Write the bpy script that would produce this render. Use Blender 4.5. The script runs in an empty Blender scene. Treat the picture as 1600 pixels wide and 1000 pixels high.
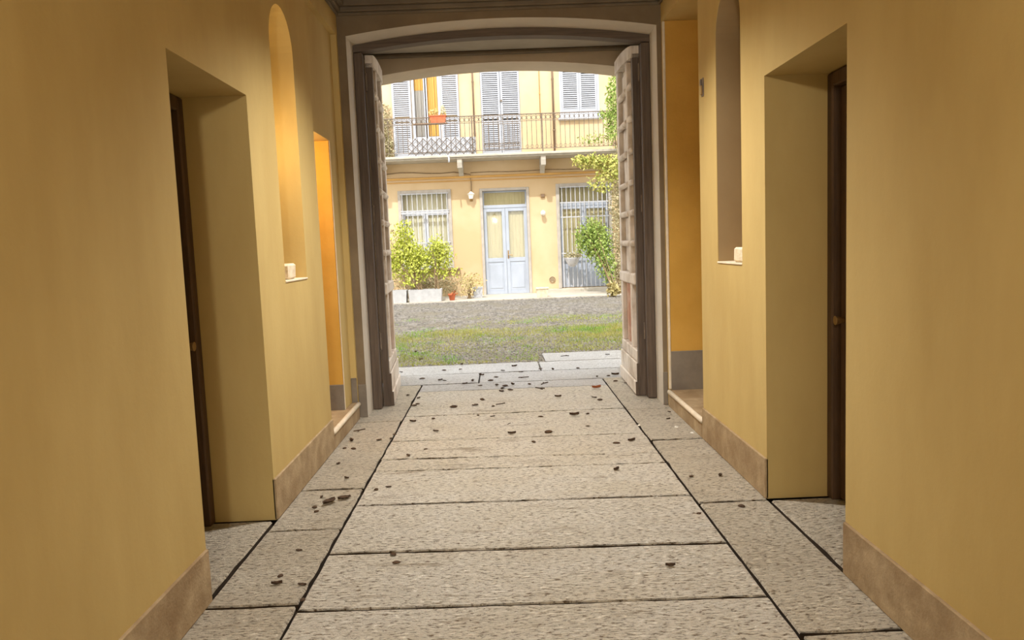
import bpy, math, random
import numpy as np
from mathutils import Vector, Matrix, noise

random.seed(7)
RNG = np.random.default_rng(7)
SC = bpy.context.scene
COL = SC.collection

# ------------------------------------------------------------------ camera
def make_camera():
    yaw, pit, rol = (math.radians(a) for a in (0.632, 5.62, 2.256))
    F = Vector((math.sin(yaw) * math.cos(pit), math.cos(yaw) * math.cos(pit), -math.sin(pit)))
    r0 = Vector((math.cos(yaw), -math.sin(yaw), 0)); u0 = r0.cross(F)
    r = math.cos(rol) * r0 - math.sin(rol) * u0
    u = math.sin(rol) * r0 + math.cos(rol) * u0
    cd = bpy.data.cameras.new('camera'); c = bpy.data.objects.new('camera', cd); COL.objects.link(c)
    cd.sensor_fit = 'HORIZONTAL'; cd.sensor_width = 36.0; cd.lens = 36.0 * 1204.0 / 1600.0
    cd.clip_start = 0.05; cd.clip_end = 300
    m = Matrix((r, u, -F)).transposed().to_4x4(); m.translation = (0, 0, 1.5)
    c.matrix_world = m
    SC.camera = c
make_camera()

# ------------------------------------------------------------------ world, sun, exposure
def make_world():
    w = bpy.data.worlds.new('sky'); SC.world = w; w.use_nodes = True
    nt = w.node_tree; nt.nodes.clear()
    # bright hazy sky, the same in every direction
    bg = nt.nodes.new('ShaderNodeBackground'); bg.inputs['Strength'].default_value = 2.9
    bg.inputs['Color'].default_value = (0.93, 0.97, 1.0, 1.0)
    out = nt.nodes.new('ShaderNodeOutputWorld')
    nt.links.new(bg.outputs[0], out.inputs[0])
    sd = bpy.data.lights.new('sun', 'SUN'); s = bpy.data.objects.new('sun', sd); COL.objects.link(s)
    sd.energy = 3.0; sd.angle = math.radians(0.55); sd.color = (1.0, 0.97, 0.93)
    d = Vector((0.20, 0.80, -1.0))
    s.rotation_euler = d.to_track_quat('-Z', 'Y').to_euler(); s.location = (-5, -20, 30)
make_world()
SC.view_settings.view_transform = 'Standard'; SC.view_settings.look = 'None'
SC.view_settings.gamma = 1.0; SC.view_settings.use_curve_mapping = False
SC.view_settings.exposure = 0.3
FILL_SPOT_W = 430.0          # added fill light: unseen ceiling downlight over the middle of the passage
FILL_W = 165.0          # added lantern behind the camera, filling the passage with light
NICHE_FILL_W = 6.0            # small lamp added out of sight to make the niche glow
RECESS_W = 18.0         # ceiling lamp in the doorway recess

# ------------------------------------------------------------------ materials
def lin(c):
    return tuple(((v / 255) / 12.92 if v / 255 <= 0.04045 else ((v / 255 + 0.055) / 1.055) ** 2.4) for v in c) + (1.0,)
MATS = {}
def mat(name, c1, c2=None, scale=6.0, detail=5.0, lo=0.35, hi=0.65, rough=0.85, bump=0.0, bscale=60.0, stretch=(1, 1, 1),
        bstretch=None, metallic=0.0, spec=0.3, emit=None, c3=None, s3=1.2, lo3=0.45, hi3=0.65):
    m = bpy.data.materials.new(name); m.use_nodes = True; nt = m.node_tree
    b = nt.nodes['Principled BSDF']
    b.inputs['Roughness'].default_value = rough; b.inputs['Metallic'].default_value = metallic
    b.inputs['Specular IOR Level'].default_value = spec
    tc = nt.nodes.new('ShaderNodeTexCoord')
    def noise_node(sc, det, st):
        mp = nt.nodes.new('ShaderNodeMapping'); mp.inputs['Scale'].default_value = st
        nt.links.new(tc.outputs['Object'], mp.inputs['Vector'])
        n = nt.nodes.new('ShaderNodeTexNoise'); n.inputs['Scale'].default_value = sc; n.inputs['Detail'].default_value = det
        n.inputs['Roughness'].default_value = 0.6
        nt.links.new(mp.outputs[0], n.inputs['Vector']); return n
    def ramp(src, a, b_, ca, cb):
        r = nt.nodes.new('ShaderNodeValToRGB'); r.color_ramp.elements[0].position = a; r.color_ramp.elements[1].position = b_
        r.color_ramp.elements[0].color = ca; r.color_ramp.elements[1].color = cb
        nt.links.new(src, r.inputs[0]); return r
    if c2 is None:
        b.inputs['Base Color'].default_value = lin(c1); base = None
    else:
        n = noise_node(scale, detail, stretch)
        base = ramp(n.outputs['Fac'], lo, hi, lin(c1), lin(c2)).outputs[0]
        if c3:
            n3 = noise_node(s3, 4, (1, 1, 1))
            f3 = ramp(n3.outputs['Fac'], lo3, hi3, (0, 0, 0, 1), (1, 1, 1, 1))
            mx = nt.nodes.new('ShaderNodeMix'); mx.data_type = 'RGBA'
            nt.links.new(f3.outputs[0], mx.inputs[0]); nt.links.new(base, mx.inputs[6]); mx.inputs[7].default_value = lin(c3)
            base = mx.outputs[2]
        nt.links.new(base, b.inputs['Base Color'])
    if bump:
        n2 = noise_node(bscale, 4, bstretch or stretch)
        bp = nt.nodes.new('ShaderNodeBump'); bp.inputs['Strength'].default_value = bump; bp.inputs['Distance'].default_value = 0.02
        nt.links.new(n2.outputs['Fac'], bp.inputs['Height']); nt.links.new(bp.outputs[0], b.inputs['Normal'])
    if emit:
        b.inputs['Emission Color'].default_value = lin(emit[0]); b.inputs['Emission Strength'].default_value = emit[1]
    MATS[name] = m
    return m

def glass_mat(name, tint=(248, 249, 248)):
    m = bpy.data.materials.new(name); m.use_nodes = True; nt = m.node_tree; nt.nodes.clear()
    o = nt.nodes.new('ShaderNodeOutputMaterial'); t = nt.nodes.new('ShaderNodeBsdfTransparent'); t.inputs[0].default_value = lin(tint)
    g = nt.nodes.new('ShaderNodeBsdfGlossy'); g.inputs['Roughness'].default_value = 0.02
    lw = nt.nodes.new('ShaderNodeLayerWeight'); lw.inputs[0].default_value = 0.5
    pw = nt.nodes.new('ShaderNodeMath'); pw.operation = 'POWER'; pw.inputs[1].default_value = 4.0
    fr = nt.nodes.new('ShaderNodeMath'); fr.operation = 'MULTIPLY_ADD'; fr.inputs[1].default_value = 0.8; fr.inputs[2].default_value = 0.04
    mx = nt.nodes.new('ShaderNodeMixShader')
    nt.links.new(lw.outputs['Facing'], pw.inputs[0]); nt.links.new(pw.outputs[0], fr.inputs[0])
    nt.links.new(fr.outputs[0], mx.inputs[0]); nt.links.new(t.outputs[0], mx.inputs[1]); nt.links.new(g.outputs[0], mx.inputs[2])
    nt.links.new(mx.outputs[0], o.inputs[0]); MATS[name] = m; return m

def stone_mat(name, light, mid, pit, stain=(0.27, 0.42)):
    """hammered granite: pale grain with short dark chisel pits"""
    m = bpy.data.materials.new(name); m.use_nodes = True; nt = m.node_tree; b = nt.nodes['Principled BSDF']
    b.inputs['Roughness'].default_value = 0.42; b.inputs['Specular IOR Level'].default_value = 0.5
    tc = nt.nodes.new('ShaderNodeTexCoord')
    def nz(sc, det, st, rot=0.0, rough=0.6):
        mp = nt.nodes.new('ShaderNodeMapping'); mp.inputs['Scale'].default_value = st; mp.inputs['Rotation'].default_value = (0, 0, rot)
        nt.links.new(tc.outputs['Object'], mp.inputs['Vector'])
        n = nt.nodes.new('ShaderNodeTexNoise'); n.inputs['Scale'].default_value = sc; n.inputs['Detail'].default_value = det
        n.inputs['Roughness'].default_value = rough
        n.inputs['Distortion'].default_value = 0.4
        nt.links.new(mp.outputs[0], n.inputs['Vector']); return n.outputs['Fac']
    def rp(s, a, c, ca, cb):
        r = nt.nodes.new('ShaderNodeValToRGB'); e = r.color_ramp.elements
        e[0].position = a; e[1].position = c; e[0].color = ca; e[1].color = cb
        nt.links.new(s, r.inputs[0]); return r.outputs[0]
    def mix(f, a, c, mode='MIX'):
        x = nt.nodes.new('ShaderNodeMix'); x.data_type = 'RGBA'; x.blend_type = mode
        nt.links.new(f, x.inputs[0]) if not isinstance(f, float) else setattr(x.inputs[0], 'default_value', f)
        for s, v in ((6, a), (7, c)):
            if isinstance(v, tuple): x.inputs[s].default_value = v
            else: nt.links.new(v, x.inputs[s])
        return x.outputs[2]
    pits = nz(1.0, 6, (30, 78, 30), 0.12, 0.68); streak = nz(1.0, 6, (1.8, 8.0, 3), 0.06, 0.72)
    fine = nz(150, 3, (1, 1.6, 1))
    broad = nz(1.6, 4, (0.8, 1.6, 1))
    W, K = (1, 1, 1, 1), (0, 0, 0, 1)
    base = mix(rp(broad, 0.38, 0.66, K, W), lin(light), lin(mid))
    base = mix(rp(fine, 0.35, 0.62, W, K), base, lin(mid))
    base = mix(rp(streak, stain[0], stain[1], W, K), base, lin(tuple((a + b) // 2 for a, b in zip(mid, pit))))
    base = mix(rp(pits, 0.365, 0.475, W, K), base, lin(pit))
    base = mix(rp(nz(1.0, 5, (60, 150, 60), -0.1, 0.7), 0.29, 0.40, W, K), base, lin(tuple(int(v * 0.72) for v in pit)))
    nt.links.new(base, b.inputs['Base Color'])
    ad = nt.nodes.new('ShaderNodeMath'); ad.operation = 'MULTIPLY_ADD'; ad.inputs[1].default_value = 1.6
    nt.links.new(rp(pits, 0.28, 0.58, K, W), ad.inputs[0]); nt.links.new(fine, ad.inputs[2])
    bp = nt.nodes.new('ShaderNodeBump'); bp.inputs['Strength'].default_value = 0.85; bp.inputs['Distance'].default_value = 0.014
    nt.links.new(ad.outputs[0], bp.inputs['Height']); nt.links.new(bp.outputs[0], b.inputs['Normal'])
    MATS[name] = m; return m

mat('wall_yellow', (180, 154, 95), (194, 169, 109), scale=1.6, rough=0.8, bump=0.05, bscale=45, stretch=(1, 1, 0.35), bstretch=(1, 1, 1))
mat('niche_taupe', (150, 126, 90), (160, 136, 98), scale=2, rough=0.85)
mat('wall_ochre', (188, 143, 60), (200, 154, 70), scale=2, rough=0.8, bump=0.1, bscale=45)
mat('grey_paint', (192, 183, 168), (202, 193, 178), scale=3, rough=0.8, bump=0.08, bscale=60)
mat('grey_dark_paint', (112, 102, 90), (128, 118, 104), scale=5, rough=0.85, bump=0.1, bscale=60)
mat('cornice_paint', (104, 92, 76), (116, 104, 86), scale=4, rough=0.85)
mat('ceiling_paint', (160, 128, 84), (172, 140, 94), scale=2, rough=0.9)
mat('skirting_cement', (150, 128, 96), (176, 154, 120), scale=9, rough=0.85, bump=0.25, bscale=70, c3=(140, 116, 84), s3=3)
mat('marble_nosing', (206, 190, 164), (222, 208, 184), scale=7, rough=0.5)
mat('plaster_block', (205, 188, 158), (225, 210, 184), scale=14, rough=0.9, bump=0.4, bscale=40)
stone_mat('granite', (250, 245, 234), (238, 229, 210), (116, 94, 66))
stone_mat('granite_stained', (248, 242, 230), (234, 224, 204), (112, 90, 62), (0.30, 0.44))
stone_mat('granite_side', (236, 227, 208), (214, 202, 180), (112, 94, 70))
stone_mat('granite_threshold', (236, 235, 234), (214, 212, 210), (146, 140, 134))
mat('joint_earth', (48, 37, 25), (66, 52, 36), scale=20, rough=0.95)
mat('wood_dark_head', (78, 65, 54), (100, 85, 71), scale=5, rough=0.6, stretch=(0.5, 8, 8), bump=0.15, bscale=20)
mat('wood_dark', (78, 65, 54), (100, 85, 71), scale=5, rough=0.6, stretch=(8, 8, 0.5), bump=0.15, bscale=20)
mat('wood_grey', (208, 196, 180), (226, 215, 202), scale=4, rough=0.6, stretch=(7, 7, 0.6), bump=0.2, bscale=16, c3=(188, 172, 154), s3=4)
mat('wood_red', (150, 92, 62), (178, 120, 88), scale=4, rough=0.6, stretch=(7, 7, 0.6), bump=0.2, bscale=16, c3=(190, 160, 136), s3=5)
mat('wood_brown', (120, 98, 78), (142, 118, 96), scale=4, rough=0.6, stretch=(7, 7, 0.6), bump=0.2, bscale=16)
mat('wood_door_dark', (72, 54, 38), (92, 70, 50), scale=4, rough=0.55, stretch=(7, 7, 0.6), bump=0.15, bscale=16)
mat('iron', (110, 98, 86), (134, 120, 106), scale=20, rough=0.6, metallic=0.4)
mat('iron_pale', (176, 176, 180), (196, 196, 198), scale=14, rough=0.6)
mat('arch_beige', (186, 170, 146), (196, 180, 156), scale=3, rough=0.85)
mat('chamber_grey', (152, 142, 126), (164, 154, 138), scale=3, rough=0.85)
mat('arch_shade', (112, 96, 74), (124, 108, 84), scale=3, rough=0.85)
mat('facade_yellow', (206, 180, 142), (214, 190, 154), scale=0.8, rough=0.9, c3=(200, 172, 132), s3=0.5, bump=0.08, bscale=30)
mat('facade_band', (196, 152, 86), (206, 162, 96), scale=2, rough=0.9)
mat('stone_surround', (168, 160, 150), (186, 178, 168), scale=5, rough=0.85)
mat('white_paint', (190, 193, 200), (200, 202, 209), scale=3, rough=0.55)
mat('blue_white_paint', (168, 175, 187), (178, 185, 197), scale=3, rough=0.5)
mat('shutter_paint', (164, 166, 172), (176, 178, 184), scale=3, rough=0.6)
mat('curtain_beige', (200, 186, 144), (214, 200, 160), scale=6, rough=0.9, stretch=(9, 9, 0.4))
mat('reflection_grey', (150, 146, 140), (174, 169, 160), scale=6, rough=0.9, stretch=(9, 9, 0.4))
mat('curtain_white', (228, 218, 190), (240, 232, 206), scale=6, rough=0.9, stretch=(9, 9, 0.4))
mat('reflection_ochre', (206, 160, 84), (216, 172, 98), scale=6, rough=0.9, stretch=(9, 9, 0.4))
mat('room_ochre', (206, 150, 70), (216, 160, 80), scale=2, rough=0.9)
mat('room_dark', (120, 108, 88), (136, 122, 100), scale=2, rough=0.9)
mat('terracotta', (190, 100, 66), (206, 118, 84), scale=10, rough=0.85)
mat('balcony_stone', (172, 164, 150), (188, 180, 166), scale=7, rough=0.85)
mat('pavement_stone', (178, 170, 156), (192, 184, 170), scale=4, rough=0.9, bump=0.2, bscale=40)
mat('trough_concrete', (178, 177, 176), (192, 191, 190), scale=9, rough=0.9)
mat('court_soil', (128, 118, 104), (152, 142, 126), scale=5, rough=0.95, bump=0.3, bscale=40)
mat('pebble', (116, 110, 103), (160, 153, 144), scale=9, detail=1, rough=0.75, c3=(138, 130, 114), s3=1.5)
mat('grass', (166, 176, 84), (200, 194, 118), scale=1.6, rough=0.8, c3=(140, 186, 74), s3=0.9, lo3=0.5, hi3=0.62)
mat('leaf_lime', (164, 174, 58), (202, 204, 100), scale=9, detail=2, rough=0.6)
mat('leaf_green', (118, 142, 60), (168, 184, 98), scale=9, detail=2, rough=0.6)
mat('leaf_varieg', (140, 132, 86), (204, 192, 158), scale=14, detail=2, rough=0.7)
mat('leaf_autumn', (158, 170, 82), (200, 188, 110), scale=8, detail=2, rough=0.7)
mat('leaf_dry', (176, 160, 100), (206, 192, 138), scale=9, detail=2, rough=0.7)
mat('stem', (122, 100, 72), (150, 128, 98), scale=12, rough=0.9)
mat('dead_leaf', (58, 42, 28), (92, 68, 44), scale=22, rough=0.8)
mat('dead_leaf_orange', (150, 84, 46), (178, 108, 64), scale=22, rough=0.8)
mat('pale_chip', (214, 208, 196), (228, 222, 212), scale=22, rough=0.8)
mat('brass', (150, 122, 78), (170, 140, 92), scale=10, rough=0.5, metallic=0.6)
mat('lamp_glow', (255, 236, 200), emit=((255, 214, 150), 12.0))
mat('opal_glass', (232, 228, 216), (240, 236, 226), scale=5, rough=0.3)
glass_mat('glass')

# ------------------------------------------------------------------ helpers
ORG = {}
def tag(o, label=None, cat=None, group=None, kind=None):
    if label: o['label'] = label
    if cat: o['category'] = cat
    if group: o['group'] = group
    if kind: o['kind'] = kind
    return o
def thing(name, label, cat, loc=(0, 0, 0), group=None, kind=None):
    o = bpy.data.objects.new(name, None); COL.objects.link(o); o.location = loc; o.empty_display_size = 0.1
    ORG[o.name] = Vector(loc)
    return tag(o, label, cat, group, kind)

class MB:
    def __init__(s): s.v = []; s.f = []
    def add(s, vs, fs):
        b = len(s.v); s.v += [tuple(v) for v in vs]; s.f += [tuple(i + b for i in f) for f in fs]; return s
    def box(s, x0, x1, y0, y1, z0, z1):
        return s.add([(x0, y0, z0), (x1, y0, z0), (x1, y1, z0), (x0, y1, z0), (x0, y0, z1), (x1, y0, z1), (x1, y1, z1), (x0, y1, z1)],
                     [(3, 2, 1, 0), (4, 5, 6, 7), (0, 1, 5, 4), (1, 2, 6, 5), (2, 3, 7, 6), (3, 0, 4, 7)])
    def bbox(s, x0, x1, y0, y1, z0, z1, b=0.006):
        """box with chamfered edges"""
        b = min(b, 0.45 * min(x1 - x0, y1 - y0, z1 - z0))
        xs = (x0, x0 + b, x1 - b, x1); ys = (y0, y0 + b, y1 - b, y1); zs = (z0, z0 + b, z1 - b, z1)
        vs = []; idx = {}
        def V(i, j, k):
            if (i, j, k) not in idx: idx[(i, j, k)] = len(vs); vs.append((xs[i], ys[j], zs[k]))
            return idx[(i, j, k)]
        F = []
        for k in (0, 3): q = [V(1, 1, k), V(2, 1, k), V(2, 2, k), V(1, 2, k)]; F.append(q if k else q[::-1])
        for j in (0, 3): q = [V(1, j, 1), V(2, j, 1), V(2, j, 2), V(1, j, 2)]; F.append(q[::-1] if j else q)
        for i in (0, 3): q = [V(i, 1, 1), V(i, 2, 1), V(i, 2, 2), V(i, 1, 2)]; F.append(q if i else q[::-1])
        for j in (0, 3):
            jj = 1 if j == 0 else 2
            for k in (0, 3):
                kk = 1 if k == 0 else 2
                F.append([V(1, j, kk), V(2, j, kk), V(2, jj, k), V(1, jj, k)])
            for i in (0, 3):
                ii = 1 if i == 0 else 2
                F.append([V(ii, j, 1), V(ii, j, 2), V(i, jj, 2), V(i, jj, 1)])
        for i in (0, 3):
            ii = 1 if i == 0 else 2
            for k in (0, 3):
                kk = 1 if k == 0 else 2
                F.append([V(i, 1, kk), V(i, 2, kk), V(ii, 2, k), V(ii, 1, k)])
            for j in (0, 3):
                jj = 1 if j == 0 else 2
                for k in (0, 3):
                    kk = 1 if k == 0 else 2
                    F.append([V(i, jj, kk), V(ii, j, kk), V(ii, jj, k)])
        return s.add(vs, F)
    def prism(s, poly, axis, a, b):
        """poly: 2-D points in the two other axes (cyclic order x,y,z), extruded along axis from a to b"""
        n = len(poly)
        def P(p, t):
            return {'x': (t, p[0], p[1]), 'y': (p[0], t, p[1]), 'z': (p[0], p[1], t)}[axis]
        vs = [P(p, a) for p in poly] + [P(p, b) for p in poly]
        fs = [tuple(range(n))[::-1], tuple(range(n, 2 * n))] + [(i, (i + 1) % n, n + (i + 1) % n, n + i) for i in range(n)]
        return s.add(vs, fs)
    def tube(s, pts, r, n=6, caps=True):
        pts = [Vector(p) for p in pts]; rs = r if isinstance(r, (list, tuple)) else [r] * len(pts)
        vs = []
        for i, p in enumerate(pts):
            d = (pts[min(i + 1, len(pts) - 1)] - pts[max(i - 1, 0)]).normalized()
            a = d.cross(Vector((0, 0, 1)) if abs(d.z) < 0.9 else Vector((1, 0, 0))).normalized(); b = d.cross(a)
            for k in range(n):
                t = 2 * math.pi * k / n
                vs.append(p + (a * math.cos(t) + b * math.sin(t)) * rs[i])
        fs = [(i * n + k, i * n + (k + 1) % n, (i + 1) * n + (k + 1) % n, (i + 1) * n + k) for i in range(len(pts) - 1) for k in range(n)]
        if caps: fs += [tuple(range(n))[::-1], tuple(range((len(pts) - 1) * n, len(pts) * n))]
        return s.add(vs, fs)
    def lathe(s, prof, c, n=16):
        """prof: (radius, z) from bottom to top about a vertical axis through c"""
        vs = [(c[0] + r * math.cos(2 * math.pi * k / n), c[1] + r * math.sin(2 * math.pi * k / n), c[2] + z) for r, z in prof for k in range(n)]
        fs = [(i * n + k, i * n + (k + 1) % n, (i + 1) * n + (k + 1) % n, (i + 1) * n + k) for i in range(len(prof) - 1) for k in range(n)]
        fs += [tuple(range(n))[::-1], tuple(range((len(prof) - 1) * n, len(prof) * n))]
        return s.add(vs, fs)
    def ring(s, c, R, r, n=12, m=5):
        """torus standing in the x-z plane"""
        vs = []; fs = []
        for i in range(n):
            t = 2 * math.pi * i / n
            for k in range(m):
                q = 2 * math.pi * k / m; rr = R + r * math.cos(q)
                vs.append((c[0] + rr * math.cos(t), c[1] + r * math.sin(q), c[2] + rr * math.sin(t)))
        for i in range(n):
            for k in range(m):
                fs.append((i * m + k, ((i + 1) % n) * m + k, ((i + 1) % n) * m + (k + 1) % m, i * m + (k + 1) % m))
        return s.add(vs, fs)
    def build(s, name, material, parent=None, smooth=False, origin=None):
        o3 = ORG[parent.name] if parent is not None else Vector(origin or (0, 0, 0))
        me = bpy.data.meshes.new(name)
        me.from_pydata([(v[0] - o3.x, v[1] - o3.y, v[2] - o3.z) for v in s.v], [], s.f)
        me.materials.append(MATS[material]); me.update()
        if smooth: me.polygons.foreach_set('use_smooth', [True] * len(me.polygons))
        o = bpy.data.objects.new(name, me); COL.objects.link(o)
        if parent is not None: o.parent = parent
        else: o.location = o3
        ORG[o.name] = o3
        return o
def fix_normals(o):
    import bmesh
    bm = bmesh.new(); bm.from_mesh(o.data); bmesh.ops.recalc_face_normals(bm, faces=bm.faces); bm.to_mesh(o.data); bm.free(); return o
def box(name, m, parent, x0, x1, y0, y1, z0, z1, b=0.0, origin=None):
    q = MB(); (q.bbox(x0, x1, y0, y1, z0, z1, b) if b else q.box(x0, x1, y0, y1, z0, z1))
    o = q.build(name, m, parent, origin=origin)
    return fix_normals(o) if b else o
def twin(o, parent, d):
    """copy of a part, sharing its mesh, moved by d"""
    c = o.copy(); COL.objects.link(c); c.parent = parent; c.location = o.location + Vector(d); ORG[c.name] = ORG[o.name] + Vector(d); return c
def struct(o, label, cat): return tag(o, label, cat, kind='structure')
def arch(x0, x1, zs, za, n=24):
    c = (x0 + x1) / 2; h = (x1 - x0) / 2
    return [(x0 + (x1 - x0) * i / n, zs + (za - zs) * (1 - ((x0 + (x1 - x0) * i / n - c) / h) ** 2)) for i in range(n + 1)]
def gz(y): return max(0.0, (y - 10.0) / 10.5 * 0.18)

XL, XR = -1.33, 1.46          # passage walls
YA = 6.85                     # face of the gate wall
NZ0, NZS = 1.33, 2.78          # niches
LN0, LN1, RN0, RN1 = 4.76, 5.29, 4.66, 5.185
TOPZ = 3.62

# ------------------------------------------------------------------ passage shell
def niche_pieces(q, xa, xb, xback, NY0, NY1):
    q.prism([(NY0, 0), (NY1, 0), (NY1, NZ0), (NY0, NZ0)], 'x', xa, xb)
    c = (NY0 + NY1) / 2; r = (NY1 - NY0) / 2
    pts = [(c - r * math.cos(math.pi * i / 20), NZS + r * math.sin(math.pi * i / 20)) for i in range(21)]
    q.prism(pts + [(NY1, 3.8), (NY0, 3.8)], 'x', xa, xb)
    q.prism([(NY0, NZ0), (NY1, NZ0), (NY1, 3.1), (NY0, 3.1)], 'x', xback, xb)

q = MB(); T = -2.45
def L(y0, y1, z0, z1, xa=XL): q.box(T, xa, y0, y1, z0, z1)
L(-3.5, 3.25, 0, 3.8); L(3.25, 4.25, 2.35, 3.8); L(4.25, LN0, 0, 3.8)
niche_pieces(q, XL, T, XL - 0.30, LN0, LN1)
L(LN1, 5.75, 0, 3.8); L(5.75, YA, 3.34, 3.8); L(6.80, YA, 0, 3.34)
L(5.75, 6.80, 2.41, 3.34, XL - 0.05); L(6.50, 6.80, 0, 2.41, XL - 0.05)
q.box(T, -2.10, 5.75, 6.50, 0, 2.41); q.box(-2.10, XL - 0.02, 5.75, 6.50, 0, 0.145)
q.box(T, XL - 0.45, 3.25, 4.25, 0, 2.35)
wl = struct(fix_normals(q.build('wall_left', 'wall_yellow')), 'ochre yellow plastered passage wall with glowing arched niche and doorway recess', 'wall')
box('recess_lining', 'wall_ochre', wl, -2.098, XL - 0.055, 6.488, 6.4985, 0.147, 2.408)

q = MB(); T = 2.55
def Rr(y0, y1, z0, z1, xa=XR): q.box(xa, T, y0, y1, z0, z1)
Rr(-3.5, 3.25, 0, 3.8); Rr(3.25, 4.25, 2.35, 3.8); Rr(4.25, RN0, 0, 3.8)
niche_pieces(q, XR, T, XR + 0.30, RN0, RN1)
Rr(RN1, 5.62, 0, 3.8); Rr(5.62, YA, 3.34, 3.8); Rr(6.77, YA, 0, 3.34)
q.box(2.2, T, 5.62, 6.77, 0, 3.34); q.box(XR + 0.02, 2.2, 5.62, 6.77, 0, 0.145)
q.box(XR + 0.45, T, 3.25, 4.25, 0, 2.35)
wr = struct(fix_normals(q.build('wall_right', 'wall_yellow')), 'ochre yellow plastered passage wall with shaded arched niche and tall recess', 'wall')
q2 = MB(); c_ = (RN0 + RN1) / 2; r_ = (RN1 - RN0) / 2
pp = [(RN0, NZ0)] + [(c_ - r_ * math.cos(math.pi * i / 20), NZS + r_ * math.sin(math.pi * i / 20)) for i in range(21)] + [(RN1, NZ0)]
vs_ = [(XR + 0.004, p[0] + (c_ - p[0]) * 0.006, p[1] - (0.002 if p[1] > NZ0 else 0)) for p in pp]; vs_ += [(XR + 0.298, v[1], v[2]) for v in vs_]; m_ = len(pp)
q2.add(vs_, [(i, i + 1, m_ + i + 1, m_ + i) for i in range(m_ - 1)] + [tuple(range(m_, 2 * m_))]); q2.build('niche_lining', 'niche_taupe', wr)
box('recess_lining', 'wall_ochre', wr, XR + 0.012, 2.198, 6.756, 6.7685, 0.147, 3.338)

# arched gate wall
OX0, OX1 = -1.258, 1.42
q = MB()
ap = arch(OX0, OX1, 3.333, 3.438)
q.prism([(-2.6, 0), (OX0, 0)] + ap + [(OX1, 0), (2.7, 0), (2.7, 3.8), (-2.6, 3.8)], 'y', YA, 7.28)
wa = struct(fix_normals(q.build('wall_front', 'grey_paint')), 'grey painted end wall with the wide flattened arch around the gate', 'wall')
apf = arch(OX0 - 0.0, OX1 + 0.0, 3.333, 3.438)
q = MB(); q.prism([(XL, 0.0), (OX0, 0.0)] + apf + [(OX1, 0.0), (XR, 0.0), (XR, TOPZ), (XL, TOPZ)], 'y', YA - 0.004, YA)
fix_normals(q.build('face_shade', 'arch_shade', wa))  # shade on the inward wall face, put into a darker colour
# chamber behind the gate and outer arch
q = MB()
q.box(-2.6, -1.46, 7.28, 8.60, 0, 3.8); q.box(1.60, 2.7, 7.28, 8.60, 0, 3.8)
struct(q.build('wall_side', 'chamber_grey'), 'grey side walls of the gate chamber behind the open leaves', 'wall')
q = MB()
op = arch(-1.30, 1.46, 3.36, 3.472)
q.prism([(-9, 0), (-1.30, 0)] + op + [(1.46, 0), (9, 0), (9, 12.4), (-9, 12.4)], 'y', 8.60, 9.06)
struct(fix_normals(q.build('wall_back', 'arch_beige')), 'courtyard side wall with the outer beige arch over the exit', 'wall')
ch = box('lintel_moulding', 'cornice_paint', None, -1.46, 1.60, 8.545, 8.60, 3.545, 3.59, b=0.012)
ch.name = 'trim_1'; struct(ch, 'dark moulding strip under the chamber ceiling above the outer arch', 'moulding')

q = MB(); q.box(-2.6, 2.7, -3.5, YA, TOPZ, 3.8)
struct(box('ceiling_chamber', 'chamber_grey', None, -2.6, 2.7, 7.28, 8.6, 3.59, 3.8), 'grey ceiling of the gate chamber between both arches', 'ceiling')
struct(q.build('ceiling', 'ceiling_paint'), 'flat brownish passage ceiling above the cornice', 'ceiling')
q = MB(); q.box(-9, 9, -3.5, 8.6, 3.8, 12.4); q.box(-9, -2.6, -3.5, 8.6, 0, 3.8); q.box(2.7, 9, -3.5, 8.6, 0, 3.8)
struct(q.build('wall_upper', 'facade_yellow'), 'upper storeys of the house above the passage', 'wall')

# cornice (stepped profile)
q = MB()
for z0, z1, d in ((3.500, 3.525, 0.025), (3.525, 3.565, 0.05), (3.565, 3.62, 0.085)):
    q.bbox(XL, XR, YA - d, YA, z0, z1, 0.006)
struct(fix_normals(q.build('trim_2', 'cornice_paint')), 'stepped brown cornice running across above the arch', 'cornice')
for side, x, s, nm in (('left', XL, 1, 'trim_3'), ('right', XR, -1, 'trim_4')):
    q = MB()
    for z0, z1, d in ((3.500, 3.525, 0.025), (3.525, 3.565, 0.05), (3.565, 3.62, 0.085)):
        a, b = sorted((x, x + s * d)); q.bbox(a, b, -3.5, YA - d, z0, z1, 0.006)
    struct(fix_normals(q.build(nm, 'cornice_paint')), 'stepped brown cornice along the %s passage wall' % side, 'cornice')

# baseboards
def base(name, label, m, boxes):
    q = MB()
    for b_ in boxes: q.bbox(*b_, 0.004)
    struct(fix_normals(q.build(name, m)), label, 'baseboard')
base('baseboard_left', 'worn cement baseboard along the wall below the glowing niche', 'skirting_cement',
     [(XL - 0.01, XL + 0.012, -3.5, 3.25, 0, 0.237), (XL - 0.01, XL + 0.012, 4.25, 5.752, 0, 0.237)])
base('baseboard_right', 'worn cement baseboard along the wall below the shaded niche', 'skirting_cement',
     [(XR - 0.012, XR + 0.01, -3.5, 3.25, 0, 0.235), (XR - 0.012, XR + 0.01, 4.25, 5.622, 0, 0.235)])
base('baseboard_front', 'dark grey painted foot of the two gate wall jambs', 'grey_dark_paint',
     [(XL, OX0 + 0.003, YA - 0.010, YA - 0.001, 0, 0.30), (OX1 - 0.003, XR, YA - 0.010, YA - 0.001, 0, 0.30)])
base('baseboard_side', 'dark painted baseboards inside the two doorway recesses', 'grey_dark_paint',
     [(-2.098, XL - 0.05, 6.474, 6.488, 0.146, 0.37), (XR + 0.012, 2.198, 6.742, 6.756, 0.146, 0.50), (XL - 0.05, XL + 0.001, 6.786, 6.80, 0.146, 0.37)])
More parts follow.
